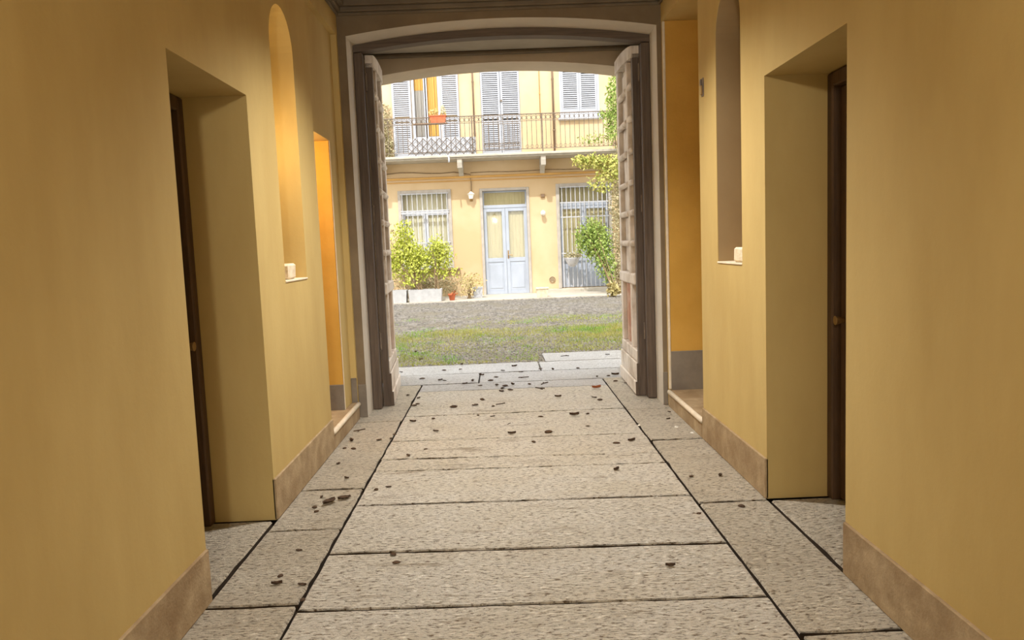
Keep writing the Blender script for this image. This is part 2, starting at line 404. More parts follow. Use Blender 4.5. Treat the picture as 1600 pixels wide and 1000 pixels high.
# doorsteps with rounded pale nosing
def doorstep(name, label, x, s, y0, y1):
    t = thing(name, label, 'doorstep', (x, (y0 + y1) / 2, 0), kind='structure')
    a, b = sorted((x + s * 0.012, x - s * 0.02)); box('riser', 'skirting_cement', t, a, b, y0, y1, 0, 0.115, 0.003)
    MB().tube([(x + s * 0.005, y0, 0.132), (x + s * 0.005, y1, 0.132)], 0.021, 10).build('nosing', 'marble_nosing', t, smooth=True)
    a, b = sorted((x - s * 0.005, x - s * 0.70)); box('tread', 'skirting_cement', t, a, b, y0 + 0.002, y1 - 0.03, 0.13, 0.152)
doorstep('trim_5', 'low doorstep with pale rounded edge below the orange lit recess', XL, 1, 5.752, 6.80)
doorstep('trim_6', 'low doorstep with pale rounded edge at the tall ochre recess', XR, -1, 5.622, 6.77)
# corner bead at the recess
struct(box('trim_7', 'marble_nosing', None, XR - 0.008, XR + 0.012, 6.748, 6.776, 0.16, 3.335, 0.004), 'thin pale corner bead on the tall ochre recess', 'corner bead')
struct(box('trim_8', 'marble_nosing', None, XL - 0.054, XL - 0.046, 6.494, 6.504, 0.15, 2.41, 0.002), 'thin pale corner bead on the orange lit recess', 'corner bead')

# dark doors in the side recesses before the niches
def side_door(name, label, x, s):
    t = thing(name, label, 'door', (x - s * 0.40, 3.75, 0), kind='structure')
    X = lambda d: x - s * d
    def bx(nm, d0, d1, y0, y1, z0, z1, m='wood_door_dark', b=0.008):
        a, c = sorted((X(d0), X(d1))); return box(nm, m, t, a, c, y0, y1, z0, z1, b)
    bx('frame', 0.34, 0.449, 3.252, 3.32, 0, 2.345); bx('frame', 0.34, 0.449, 4.18, 4.248, 0, 2.345); bx('frame', 0.34, 0.449, 3.32, 4.18, 2.27, 2.345)
    bx('leaf', 0.385, 0.445, 3.322, 4.178, 0.01, 2.268)
    for y0, y1 in ((3.41, 3.71), (3.79, 4.09)):
        for z0, z1 in ((0.15, 0.85), (1.0, 2.12)): bx('panel', 0.372, 0.39, y0, y1, z0, z1, b=0.012)
    MB().tube([(X(0.385), 4.13, 1.02), (X(0.335), 4.13, 1.02)], [0.012, 0.026], 10).build('knob', 'brass', t)
side_door('door_3', 'dark wooden panelled door in the wall beside the glowing niche', XL, 1)
side_door('door_4', 'dark wooden panelled door in the wall beside the shaded niche', XR, -1)

# ------------------------------------------------------------------ floor and paving slabs
floor = struct(box('floor', 'joint_earth', None, -2.6, 2.7, -3.5, 10.5, -0.20, -0.035), 'stone paved passage floor of long granite slabs', 'floor')
def slab(c, m, seed, nx=28, ny=8, amp=0.0025, jit=0.010, gap=0.012, name='slab'):
    """c: four corners (x,y) counter-clockwise from near-left"""
    (ax, ay), (bx_, by), (cx, cy), (dx, dy) = c
    vs = []; fs = []
    lift = (random.random() - 0.5) * 0.008
    LY = max(0.2, abs(dy - ay)); LX = max(0.2, abs(bx_ - ax)); ey = 0.016 / LY; ex = 0.014 / LX
    us = [0, ex] + [i / (nx - 2) for i in range(1, nx - 2)] + [1 - ex, 1]
    vq = [0, ey] + [j / (ny - 2) for j in range(1, ny - 2)] + [1 - ey, 1]
    for j in range(ny + 1):
        v = vq[j]
        for i in range(nx + 1):
            u = us[i]
            x = (ax * (1 - u) + bx_ * u) * (1 - v) + (dx * (1 - u) + cx * u) * v
            y = (ay * (1 - u) + by * u) * (1 - v) + (dy * (1 - u) + cy * u) * v
            ix = (1 if i == 0 else -1 if i == nx else 0); iy = (1 if j == 0 else -1 if j == ny else 0)
            n1 = noise.noise(Vector((x * 5, y * 5, seed))); n2 = noise.noise(Vector((x * 14, y * 14, seed + 9)))
            if ix: x += ix * (gap * 0.45 + abs(noise.noise(Vector((y * 9, seed, 3)))) * jit * 1.5)
            if iy: y += iy * (gap + abs(noise.noise(Vector((x * 6, seed, 7)))) * jit * 2.0)
            z = lift * 0.5 + amp * (n1 + 0.6 * n2)
            if ix or iy: z -= 0.009
            vs.append((x, y, z))
    W = nx + 1
    for j in range(ny):
        for i in range(nx): fs.append((j * W + i, j * W + i + 1, (j + 1) * W + i + 1, (j + 1) * W + i))
    rim = [i for i in range(W)] + [j * W + nx for j in range(1, ny + 1)] + [ny * W + i for i in range(nx - 1, -1, -1)] + [j * W for j in range(ny - 1, 0, -1)]
    b0 = len(vs)
    vs += [(vs[k][0], vs[k][1], -0.05) for k in rim]
    n = len(rim)
    for k in range(n): fs.append((rim[k], b0 + k, b0 + (k + 1) % n, rim[(k + 1) % n]))
    o = MB().add(vs, fs).build(name, m, floor, smooth=False)
    o.data.materials.append(MATS['joint_earth'])
    for p in o.data.polygons[nx * ny:]: p.material_index = 1
    return o
LJ = [1.35, 1.95, 2.52, 3.118, 3.725, 4.435, 5.12, 5.925, 6.80, 7.965, 8.36]
RJ = [1.32, 1.91, 2.48, 3.070, 3.650, 4.370, 5.05, 5.870, 6.785, 7.93, 8.34]
SLX, SRX = -0.925, 1.062
for k in range(len(LJ) - 1):
    if k == 6:   # cracked slab: two pieces along a ragged break
        ym = lambda u: 5.50 + 0.05 * u
        slab([(SLX, LJ[k]), (SRX, RJ[k]), (SRX, 5.30), (SLX, 5.42)], 'granite_stained', k, jit=0.022, gap=0.006)
        slab([(SLX, 5.42), (SRX, 5.30), (SRX, RJ[k + 1]), (SLX, LJ[k + 1])], 'granite_stained', k + 30, jit=0.014, gap=0.006)
        continue
    slab([(SLX, LJ[k]), (SRX, RJ[k]), (SRX, RJ[k + 1]), (SLX, LJ[k + 1])], 'granite' if k < 9 else 'granite_threshold', k, ny=10)
SL = [1.35, 2.30, 3.18, 4.07, 4.77, 6.64, 8.36]
for k in range(len(SL) - 1):
    xo = XL - 0.005 if SL[k + 1] < 6.7 else -1.45
    slab([(xo, SL[k]), (SLX, SL[k]), (SLX, SL[k + 1]), (xo, SL[k + 1])], 'granite_side', 50 + k, nx=8, ny=14)
SR = [1.35, 2.75, 4.23, 5.63, 6.72, 8.36]
for k in range(len(SR) - 1):
    xo = XR + 0.005 if SR[k + 1] < 6.75 else 1.59
    slab([(SRX, SR[k]), (xo, SR[k]), (xo, SR[k + 1]), (SRX, SR[k + 1])], 'granite_side', 70 + k, nx=8, ny=14)
for k, (x0, x1, y0, y1) in enumerate([(-1.45, -0.30, 8.36, 9.02), (-0.30, 1.59, 8.34, 9.00), (-1.60, 0.42, 9.02, 9.72), (0.42, 1.75, 9.00, 9.70), (0.50, 1.90, 9.70, 10.45)]):
    slab([(x0, y0), (x1, y0), (x1, y1), (x0, y1)], 'granite_threshold', 90 + k, nx=16)

for k, (x0, x1) in enumerate([(XL - 0.449, XL - 0.012), (XR + 0.012, XR + 0.449)]):
    slab([(x0, 3.26), (x1, 3.26), (x1, 4.24), (x0, 4.24)], 'granite_side', 110 + k, nx=8, ny=10)
# ------------------------------------------------------------------ gate: frame and two open leaves
t = thing('timber_gateway', 'dark brown timber frame lining the flattened arch', 'gateway', (0.08, 7.2, 0))
for x0, x1 in ((OX0 + 0.002, OX0 + 0.080), (OX1 - 0.080, OX1 - 0.002)):
    box('post', 'wood_dark', t, x0, x1, 7.15, 7.279, 0.003, 3.266, 0.006)
a1 = arch(OX0 + 0.002, OX1 - 0.002, 3.331, 3.436); a2 = arch(OX0 + 0.002, OX1 - 0.002, 3.268, 3.368)
fix_normals(MB().prism(a1 + a2[::-1], 'y', 7.15, 7.279).build('head', 'wood_dark_head', t))

def gate_leaf(label, hinge, s, ang):
    """s=+1: wall lies towards -x (leaf shown on the -x side). local u -> +y, v (away from passage) -> -s*x"""
    t = thing('gate_leaf', label, 'gate leaf', hinge, group='open leaves of the timber gate'); t.rotation_euler = (0, 0, ang)
    Wd, Hh = 1.09, 3.272
    ORG[t.name] = Vector((0, 0, 0))
    def bx(nm, u0, u1, v0, v1, z0, z1, m='wood_grey', b=0.006, par=None):
        a, c = sorted((-s * v0, -s * v1)); return box(nm, m, par or t, a, c, u0, u1, z0, z1, b)
    top = lambda u: Hh + 0.10 * (1 - (1 - u / Wd) ** 2)
    fix_normals(MB().box(*sorted((-s * 0.0005, -s * 0.062)), 0, 0.085, 0.004, 3.20).build('stile', 'wood_dark', t))  # hinge stile coloured darker than the leaf to imitate its shaded edge
    bx('stile', 0.32, 0.42, -0.004, 0.058, 0.43, 3.20); bx('stile', 0.97, Wd, 0.0, 0.062, 0.43, 3.24)
    n = 16; us = [Wd * i / n for i in range(n + 1)]
    zb = lambda u: 3.165 + 0.075 * (1 - (1 - u / Wd) ** 2)
    poly = [(u, zb(u)) for u in us] + [(u, top(u)) for u in us[::-1]]
    a, c = sorted((0.012 * s, -s * 0.062))
    fix_normals(MB().prism(poly, 'x', a, c).build('top_rail', 'wood_grey', t))
    zr = [1.17, 1.462, 1.758, 2.048, 2.345, 2.648, 2.945, 3.19]
    for z in zr[1:-1]:
        for u0, u1 in ((0.085, 0.325), (0.415, 0.975)):
            MB().tube([(-s * 0.008, u0, z), (-s * 0.008, u0 + 0.02, z), (-s * 0.008, u1 - 0.02, z), (-s * 0.008, u1, z)], [0.020, 0.030, 0.030, 0.020], 8).build('rung', 'wood_grey', t, smooth=True)
    for i in range(len(zr) - 1):
        for u0, u1 in ((0.085, 0.32), (0.42, 0.97)):
            bx('panel', u0, u1, 0.046, 0.060, zr[i] + 0.004, zr[i + 1] - 0.004 if i < 6 else 3.18, 'wood_grey', 0.008)
    bx('lock_rail', 0.0855, Wd - 0.001, -0.016, 0.061, 1.06, 1.17, b=0.014)
    for u0, u1 in ((0.085, 0.32), (0.42, 0.97)):
        bx('lower_panel', u0, u1, 0.040, 0.060, 0.425, 1.06, 'wood_red' if u0 > 0.3 else 'wood_brown', 0.008)
    bx('bottom_board', 0.0855, Wd, -0.006, 0.061, 0.318, 0.43, b=0.010)
    bx('shaded_end', 0.0, 0.012, -0.021, 0.0, 0.139, 0.317, 'wood_dark', 0.002); bx('shaded_end', 0.0, 0.012, -0.035, 0.0, 0.006, 0.1385, 'wood_dark', 0.002)  # thin dark ends carry the edge's shade in their colour
    bx('bottom_board', 0.0125, Wd, -0.020, -0.0006, 0.140, 0.316, b=0.008)
    bx('bottom_board', 0.0125, Wd, -0.034, -0.0006, 0.006, 0.138, b=0.010)
    bx('back_board', 0.086, Wd, 0.0, 0.061, 0.006, 0.316)
    for z in (0.55, 1.75, 2.95):
        a = -s * 0.062
        MB().tube([(a, -0.006, z), (a, -0.006, z + 0.16)], 0.012, 8).build('hinge', 'iron', t)
    return t
gate_leaf('weathered timber gate leaf standing open on the side of the glowing niche', (-1.112, 7.285, 0), 1, math.radians(4.0))
gate_leaf('weathered timber gate leaf with reddish lower panel, standing open by the shaded niche', (1.280, 7.285, 0), -1, math.radians(-0.8))

# ------------------------------------------------------------------ courtyard ground
Wg = 9.0
q = MB()
ys = [9.7, 11, 13, 15, 17, 19, 20.6]
vs = []; fs = []
for y in ys: vs += [(-Wg, y, gz(y) - 0.03), (Wg, y, gz(y) - 0.03)]
for i in range(len(ys) - 1): fs.append((2 * i, 2 * i + 1, 2 * i + 3, 2 * i + 2))
n0 = len(vs); vs += [(-Wg, 9.06, -0.03), (Wg, 9.06, -0.03)]; fs.append((n0, n0 + 1, 1, 0))
struct(q.add(vs, fs).build('ground', 'court_soil'), 'earthy courtyard ground under the cobbles', 'ground')
struct(box('street', 'pavement_stone', None, -12, 12, -18, -3.5, -0.3, -0.03), 'street surface outside the passage', 'street')
# pale paved strip at the foot of the facade
q = MB(); q.prism([(18.95, 0.0), (20.6, 0.0), (20.6, 0.185), (18.95, 0.162)], 'x', -Wg, Wg)
struct(fix_normals(q.build('pavement', 'pavement_stone')), 'pale sunlit paving strip at the foot of the facade', 'pavement')

def grass_density(x, y):
    n = noise.noise(Vector((x * 0.9, y * 0.7, 1.3))) * 0.5 + noise.noise(Vector((x * 2.6, y * 2.2, 4.1))) * 0.35
    d = 0.42 if y < 13.4 else 0.0
    g = lambda cx, cy, sx, sy, a: a * math.exp(-((x - cx) / sx) ** 2 - ((y - cy) / sy) ** 2)
    d += g(1.7, 12.4, 1.1, 1.0, 0.9) + g(-1.9, 12.3, 0.9, 0.55, 0.6) + g(-0.3, 12.9, 1.3, 0.35, 0.45) + g(1.8, 14.6, 1.2, 0.55, 0.6) + g(0.3, 14.1, 0.9, 0.25, 0.4)
    d -= g(-0.2, 10.4, 1.2, 0.5, 0.2)
    if y < 10.5 and 0.45 < x < 1.95: d = -1
    return d + n * 0.8
# cobbles (far too many and small to pick apart)
def cobbles():
    V = []; Fc = []
    hexa = [(math.cos(k * math.pi / 3), math.sin(k * math.pi / 3)) for k in range(6)]
    y = 9.78; cnt = 0; row = 0
    pts = []
    while y < 18.93:
        st = 0.060 + 0.0022 * (y - 9.8)
        x = -3.4 - 0.12 * (y - 9.8) + (row % 2) * st * 0.5
        xe = 3.6 + 0.12 * (y - 9.8)
        while x < xe:
            if not (y < 10.50 and 0.48 < x < 1.93): pts.append((x, y, st))
            x += st * 1.12
        y += st * 0.86; row += 1
    P = np.array(pts); n = len(P)
    P[:, 0] += RNG.normal(0, 0.12, n) * P[:, 2]; P[:, 1] += RNG.normal(0, 0.12, n) * P[:, 2]
    sx = P[:, 2] * RNG.uniform(0.42, 0.60, n); sy = P[:, 2] * RNG.uniform(0.34, 0.50, n); h = RNG.uniform(0.006, 0.020, n)
    ang = RNG.uniform(0, math.pi, n)
    z0 = np.maximum(0, (P[:, 1] - 10) / 10.5 * 0.18) - 0.03
    out = np.zeros((n, 13, 3))
    for k in range(6):
        for ring, (rr, zz) in enumerate(((1.0, 0.0), (0.72, 0.75))):
            cx = hexa[k][0] * rr * sx; cy = hexa[k][1] * rr * sy
            out[:, ring * 6 + k, 0] = P[:, 0] + cx * np.cos(ang) - cy * np.sin(ang)
            out[:, ring * 6 + k, 1] = P[:, 1] + cx * np.sin(ang) + cy * np.cos(ang)
            out[:, ring * 6 + k, 2] = z0 + (0.012 + h) * zz
    out[:, 12, 0] = P[:, 0]; out[:, 12, 1] = P[:, 1]; out[:, 12, 2] = z0 + 0.012 + h
    tri = []
    for k in range(6):
        a, b = k, (k + 1) % 6
        tri += [(a, b, 6 + b), (a, 6 + b, 6 + a), (6 + a, 6 + b, 12)]
    tri = np.array(tri)
    T_ = (tri[None] + (np.arange(n) * 13)[:, None, None]).reshape(-1, 3)
    me = bpy.data.meshes.new('cobbles'); me.from_pydata(out.reshape(-1, 3).tolist(), [], T_.tolist()); me.materials.append(MATS['pebble'])
    me.polygons.foreach_set('use_smooth', [True] * len(me.polygons))
    o = bpy.data.objects.new('cobbles', me); COL.objects.link(o)
    tag(o, 'small grey river cobbles covering the courtyard ground', 'cobbles', kind='stuff')
cobbles()
def grass():
    V = []; Fc = []
    for i in range(120000):
        y = 9.85 + 5.6 * random.random() ** 1.25
        x = random.uniform(-3.2 - 0.1 * (y - 9.8), 3.4 + 0.1 * (y - 9.8))
        d = grass_density(x, y)
        if random.random() > d * 0.75: continue
        z = gz(y) - 0.028; h = random.uniform(0.016, 0.045) * (0.7 + 0.5 * min(1, max(d, 0))); a = random.uniform(0, 6.28); w = random.uniform(0.004, 0.009)
        lx, ly = random.gauss(0, 0.018), random.gauss(0, 0.018)
        b = len(V)
        V += [(x - w * math.cos(a), y - w * math.sin(a), z), (x + w * math.cos(a), y + w * math.sin(a), z), (x + lx, y + ly, z + h + 0.012)]
        Fc.append((b, b + 1, b + 2))
    o = MB().add(V, Fc).build('grass', 'grass')
    tag(o, 'short patchy green grass sprouting between the courtyard cobbles', 'grass', kind='stuff')
grass()

# ------------------------------------------------------------------ courtyard facade
YF = 20.5
HOLES = [(-0.495, 0.80, 0.10, 2.98), (-2.645, -1.25, 0.93, 3.0), (1.51, 2.98, 0.28, 3.03),
         (-2.16, -1.41, 3.80, 6.40), (-0.37, 0.66, 3.80, 6.40), (1.69, 2.72, 4.70, 6.40)]
def facade():
    xs = sorted({-Wg, Wg} | {h[0] for h in HOLES} | {h[1] for h in HOLES}); zs = sorted({0.0, 9.5} | {h[2] for h in HOLES} | {h[3] for h in HOLES})
    q = MB()
    def solid(i, j):
        if i < 0 or j < 0 or i >= len(xs) - 1 or j >= len(zs) - 1: return False
        cx, cz = (xs[i] + xs[i + 1]) / 2, (zs[j] + zs[j + 1]) / 2
        return not any(h[0] < cx < h[1] and h[2] < cz < h[3] for h in HOLES)
    y0, y1 = YF, YF + 0.42
    for i in range(len(xs) - 1):
        for j in range(len(zs) - 1):
            if not solid(i, j): continue
            a, b, c, d = xs[i], xs[i + 1], zs[j], zs[j + 1]
            q.add([(a, y0, c), (b, y0, c), (b, y0, d), (a, y0, d)], [(0, 1, 2, 3)])
            q.add([(a, y1, c), (b, y1, c), (b, y1, d), (a, y1, d)], [(3, 2, 1, 0)])
            for di, dj, e in ((-1, 0, (a, a, c, d)), (1, 0, (b, b, c, d)), (0, -1, (a, b, c, c)), (0, 1, (a, b, d, d))):
                if not solid(i + di, j + dj):
                    q.add([(e[0], y0, e[2]), (e[1], y0, e[3]), (e[1], y1, e[3]), (e[0], y1, e[2])], [(0, 1, 2, 3)])
    struct(q.build('wall_courtyard', 'facade_yellow'), 'sunlit yellow rendered house facade across the courtyard', 'facade')
facade()
# rooms behind the openings
def room(name, label, x0, x1, z0, z1, m, depth=2.2):
    q = MB(); y0, y1 = YF + 0.421, YF + depth
    for b_ in ((x0, x1, y1, y1 + 0.05, z0, z1), (x0 - 0.05, x0, y0, y1, z0, z1), (x1, x1 + 0.05, y0, y1, z0, z1), (x0, x1, y0, y1, z0 - 0.05, z0), (x0, x1, y0, y1, z1, z1 + 0.05)): q.box(*b_)
    struct(q.build(name, m), label, 'room')
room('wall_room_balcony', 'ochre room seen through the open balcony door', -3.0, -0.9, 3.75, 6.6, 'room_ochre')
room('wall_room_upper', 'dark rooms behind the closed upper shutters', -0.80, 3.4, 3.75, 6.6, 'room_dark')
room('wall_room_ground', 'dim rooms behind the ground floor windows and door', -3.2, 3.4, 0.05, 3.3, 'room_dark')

# string course and cables
q = MB(); q.bbox(-Wg, Wg, YF - 0.05, YF, 3.27, 3.325, 0.01); q.bbox(-Wg, Wg, YF - 0.03, YF, 3.19, 3.215, 0.008)
struct(fix_normals(q.build('trim_9', 'facade_band')), 'yellow string course moulding below the balcony', 'moulding')
pts = [(-5 + i * 0.35, YF - 0.02, 3.42 + 0.03 * math.sin(i * 1.1) + 0.012 * i * 0.2) for i in range(12)] + [(-0.72, YF - 0.02, 3.36), (-0.70, YF - 0.02, 3.1), (-0.71, YF - 0.02, 2.86)]
tag(MB().tube(pts, 0.012, 5).build('facade_cable', 'stem'), 'sagging cable running along the facade down to the lantern', 'cable')
tag(MB().tube([(-0.71 + i * 0.5, YF - 0.02, 3.40 + 0.012 * math.sin(i * 2)) for i in range(9)], 0.010, 5).build('facade_cable', 'stem'), 'straight thin cable along the facade above the glazed door', 'cable')
# low stone plinth right of the door
struct(box('trim_10', 'pavement_stone', None, 0.90, 3.4, YF - 0.10, YF, 0.15, 0.275, 0.015), 'low pale stone plinth below the tall barred window', 'plinth')

def surround(t, x0, x1, z0, z1, w=0.09, d=0.03, bottom=False, m='stone_surround'):
    o = box('surround', m, t, x0 - 0.001, x0 + w, YF - d, YF + 0.20, z0, z1, 0.006); box('surround', m, t, x1 - w, x1 + 0.001, YF - d, YF + 0.20, z0, z1, 0.006)
    box('surround', m, t, x0 + w, x1 - w, YF - d, YF + 0.20, z1 - w, z1 + 0.001, 0.006)
def sash(t, x0, x1, z0, z1, y, w=0.055, m='white_paint', nm='sash', low=None):
    s = thing(nm, None, None, (0, 0, 0)); s.parent = t; s.location = Vector((0, 0, 0)) - ORG[t.name]; ORG[s.name] = Vector((0, 0, 0))
    box('stile', m, s, x0, x0 + w, y, y + 0.045, z0, z1, 0.004); box('stile', m, s, x1 - w, x1, y, y + 0.045, z0, z1, 0.004)
    box('rail', m, s, x0 + w, x1 - w, y, y + 0.045, z1 - w, z1, 0.004); zb = z0 + w
    box('rail', m, s, x0 + w, x1 - w, y, y + 0.045, z0, zb, 0.004)
    if low:
        box('rail', m, s, x0 + w, x1 - w, y, y + 0.045, low, low + w * 1.3, 0.004)
        box('panel', m, s, x0 + w, x1 - w, y + 0.015, y + 0.035, zb, low, 0.004)
        zb = low + w * 1.3
    box('pane', 'glass', s, x0 + w, x1 - w, y + 0.02, y + 0.026, zb, z1 - w)
    return s
def curtain(label, x0, x1, z0, z1, y, m='curtain_beige', n=40, amp=0.014):
    vs = []; fs = []
    for i in range(n + 1):
        x = x0 + (x1 - x0) * i / n; yy = y + amp * math.sin(i * 1.9) + amp * 0.5 * math.sin(i * 0.7)
        vs += [(x, yy, z0), (x, yy, z1), (x, yy + 0.012, z0), (x, yy + 0.012, z1)]
    for i in range(n):
        a = 4 * i; fs += [(a, a + 4, a + 5, a + 1), (a + 2, a + 3, a + 7, a + 6), (a + 1, a + 5, a + 7, a + 3), (a, a + 2, a + 6, a + 4)]
    tag(MB().add(vs, fs).build('curtain', m, origin=((x0 + x1) / 2, y, z0)), label, 'curtain')  # also makes the sheets that paint the balcony door reflections

# ground floor window on the planter side
t = thing('window_1', 'ground floor window behind pale bars and the lime shrubs', 'window', (-1.95, YF, 0.93), kind='structure')
surround(t, -2.645, -1.25, 0.93, 3.0)
box('sill', 'wood_brown', t, -2.79, -1.10, YF - 0.14, YF + 0.10, 0.875, 0.93, 0.01)
box('transom', 'white_paint', t, -2.555, -1.34, YF + 0.13, YF + 0.2, 2.40, 2.47, 0.005)
box('pane', 'glass', t, -2.555, -1.34, YF + 0.16, YF + 0.166, 2.47, 2.91)
sash(t, -2.553, -1.95, 0.935, 2.398, YF + 0.14); sash(t, -1.945, -1.342, 0.935, 2.398, YF + 0.14)
curtain('gathered pale curtain behind the barred window over the planter', -2.54, -1.36, 0.95, 2.90, YF + 0.20, 'curtain_white', amp=0.008)

def grille(label, x0, x1, z0, z1, nb, rails, y=YF - 0.05, m='iron_pale', r=0.012):
    t = thing('window_grille', label, 'window grille', ((x0 + x1) / 2, y, z0))
    o = None; st = (x1 - x0) / (nb - 1)
    for i in range(nb):
        if o is None: o = MB().tube([(x0, y, z0), (x0, y, z1)], r, 6).build('bar', m, t)
        else: twin(o, t, (st * i, 0, 0))
    for z in rails: box('rail', m, t, x0 - 0.05, x1 + 0.05, y - 0.012, y + 0.012, z - 0.014, z + 0.014, 0.003)
    return t
g = grille('pale iron bars over the window above the planter trough', -2.53, -1.36, 0.96, 2.93, 10, (2.40, 2.46, 1.62, 2.90))
for i in range(20):
    x = -2.53 + 1.17 * i / 19
    MB().ring((x, YF - 0.05, 2.43), 0.024, 0.006, 8, 4).build('ring', 'iron_pale', g)

# glazed double door
t = thing('door_1', 'pale blue glazed double door with fanlight in the facade', 'door', (0.15, YF, 0.17), kind='structure')
surround(t, -0.495, 0.80, 0.17, 2.98, 0.07)
box('threshold', 'stone_surround', t, -0.60, 0.90, YF - 0.28, YF + 0.3, 0.09, 0.18, 0.012)
box('transom', 'blue_white_paint', t, -0.425, 0.73, YF + 0.08, YF + 0.17, 2.46, 2.545, 0.006)
box('fanlight_frame', 'blue_white_paint', t, -0.425, -0.39, YF + 0.10, YF + 0.15, 2.546, 2.905, 0.004); box('fanlight_frame', 'blue_white_paint', t, 0.695, 0.73, YF + 0.10, YF + 0.15, 2.546, 2.905, 0.004)
box('fanlight_frame', 'blue_white_paint', t, -0.389, 0.694, YF + 0.10, YF + 0.15, 2.87, 2.905, 0.004)
box('pane', 'glass', t, -0.39, 0.695, YF + 0.12, YF + 0.126, 2.546, 2.87)
for x0, x1 in ((-0.424, 0.150), (0.155, 0.729)):
    s = sash(t, x0, x1, 0.185, 2.455, YF + 0.09, w=0.085, m='blue_white_paint', nm='door_leaf', low=1.04)
    box('raised_panel', 'blue_white_paint', s, x0 + 0.12, x1 - 0.12, YF + 0.095, YF + 0.11, 0.34, 0.98, 0.006)
MB().tube([(0.20, YF + 0.09, 1.22), (0.20, YF + 0.04, 1.22), (0.32, YF + 0.04, 1.21)], 0.011, 6).build('handle', 'brass', t)
box('handle_plate', 'brass', t, 0.182, 0.218, YF + 0.08, YF + 0.092, 1.12, 1.34, 0.003)
curtain('beige curtain behind the glass of the double door', -0.41, 0.72, 0.3, 2.44, YF + 0.17, 'curtain_beige', amp=0.006)
curtain('beige blind behind the fanlight over the double door', -0.41, 0.72, 2.50, 2.90, YF + 0.17, 'curtain_beige', amp=0.004)

# tall barred window with shrub
t = thing('window_2', 'tall barred ground floor window behind the green shrub', 'window', (2.25, YF, 0.28), kind='structure')
surround(t, 1.51, 2.98, 0.28, 3.03, 0.09)
box('transom', 'blue_white_paint', t, 1.60, 2.89, YF + 0.13, YF + 0.2, 2.44, 2.56, 0.005)
box('pane', 'glass', t, 1.60, 2.89, YF + 0.16, YF + 0.166, 2.56, 2.94)
sash(t, 1.601, 2.243, 0.29, 2.438, YF + 0.14, 0.07, 'blue_white_paint', low=0.98); sash(t, 2.247, 2.889, 0.29, 2.438, YF + 0.14, 0.07, 'blue_white_paint', low=0.98)
curtain('beige curtain behind the tall barred window', 1.61, 2.88, 1.0, 2.92, YF + 0.20, 'curtain_beige', amp=0.008)
grille('pale iron bars over the tall window behind the shrub', 1.66, 2.84, 0.30, 2.95, 11, (2.53, 2.15, 1.20, 2.93), m='iron_pale')

# upper floor: balcony door, closed shutters, window
t = thing('door_2', 'balcony door standing open between two pale shutters', 'door', (-1.78, YF, 3.8), kind='structure')
box('frame', 'white_paint', t, -2.159, -2.09, YF + 0.02, YF + 0.12, 3.8, 6.39, 0.005); box('frame', 'white_paint', t, -1.48, -1.411, YF + 0.02, YF + 0.12, 3.8, 6.39, 0.005)
sash(t, -1.845, -1.755, 3.82, 6.3, YF + 0.06, 0.03, 'white_paint', 'door_leaf')
box('lower_panel', 'white_paint', t, -2.09, -1.845, YF + 0.07, YF + 0.10, 3.82, 4.38, 0.006); box('lower_panel', 'white_paint', t, -1.755, -1.48, YF + 0.07, YF + 0.10, 3.82, 4.38, 0.006)
curtain('grey painted reflection in the slimmer side of the balcony door', -2.085, -1.85, 4.40, 5.58, YF + 0.14, 'reflection_grey', n=14)  # these three folded sheets paint the reflections in the door glass
curtain('short ochre painted reflection above the grey one in the balcony door', -2.085, -1.85, 5.585, 6.38, YF + 0.15, 'reflection_ochre', n=14)
curtain('long ochre painted reflection in the balcony door beside the flower box', -1.75, -1.485, 4.40, 6.38, YF + 0.15, 'reflection_ochre', n=14)

def shutter(label, x0, x1, z0, z1, y, group='louvred shutters of the upper floor'):
    t = thing('shutter', label, 'shutter', ((x0 + x1) / 2, y, z0), group=group)
    w = 0.055
    box('stile', 'shutter_paint', t, x0, x0 + w, y, y + 0.04, z0, z1, 0.004); box('stile', 'shutter_paint', t, x1 - w, x1, y, y + 0.04, z0, z1, 0.004)
    rz = [z0, z1 - 0.09] + ([z0 + (z1 - z0) * 0.36] if z1 - z0 > 2 else [])
    for z in rz: box('rail', 'shutter_paint', t, x0 + w, x1 - w, y + 0.002, y + 0.038, z, z + 0.09, 0.004)
    q = MB(); z = z0 + 0.10
    while z < z1 - 0.10:
        if not any(r - 0.03 < z < r + 0.09 for r in rz):
            q.add([(x0 + w, y + 0.004, z), (x1 - w, y + 0.004, z), (x1 - w, y + 0.036, z + 0.042), (x0 + w, y + 0.036, z + 0.042),
                   (x0 + w, y + 0.004, z + 0.008), (x1 - w, y + 0.004, z + 0.008), (x1 - w, y + 0.036, z + 0.050), (x0 + w, y + 0.036, z + 0.050)],
                  [(3, 2, 1, 0), (4, 5, 6, 7), (0, 1, 5, 4), (1, 2, 6, 5), (2, 3, 7, 6), (3, 0, 4, 7)])
        z += 0.052
    q.build('louvers', 'shutter_paint', t)['kind'] = 'stuff'
    return t
shutter('pale louvred shutter folded back beside the balcony ivy', -2.66, -2.17, 3.86, 6.38, YF - 0.055)
shutter('pale louvred shutter folded back beside the flower box', -1.40, -0.93, 3.86, 6.38, YF - 0.055)
shutter('closed pale louvred balcony door shutter on the drainpipe crack side', -0.368, 0.140, 3.86, 6.38, YF + 0.02)
shutter('closed pale louvred balcony door shutter with a small round catch', 0.150, 0.658, 3.86, 6.38, YF + 0.02)
sh = [o for o in bpy.data.objects if o.get('label', '').endswith('round catch')][0]
MB().tube([(0.165, YF + 0.02, 5.22), (0.165, YF - 0.005, 5.22)], 0.028, 10).build('catch', 'iron', sh)
t = thing('window_3', 'upper window with white sill under closed shutters', 'window', (2.2, YF, 4.66), kind='structure')
box('sill', 'white_paint', t, 1.64, 2.80, YF - 0.10, YF + 0.1, 4.655, 4.715, 0.012)
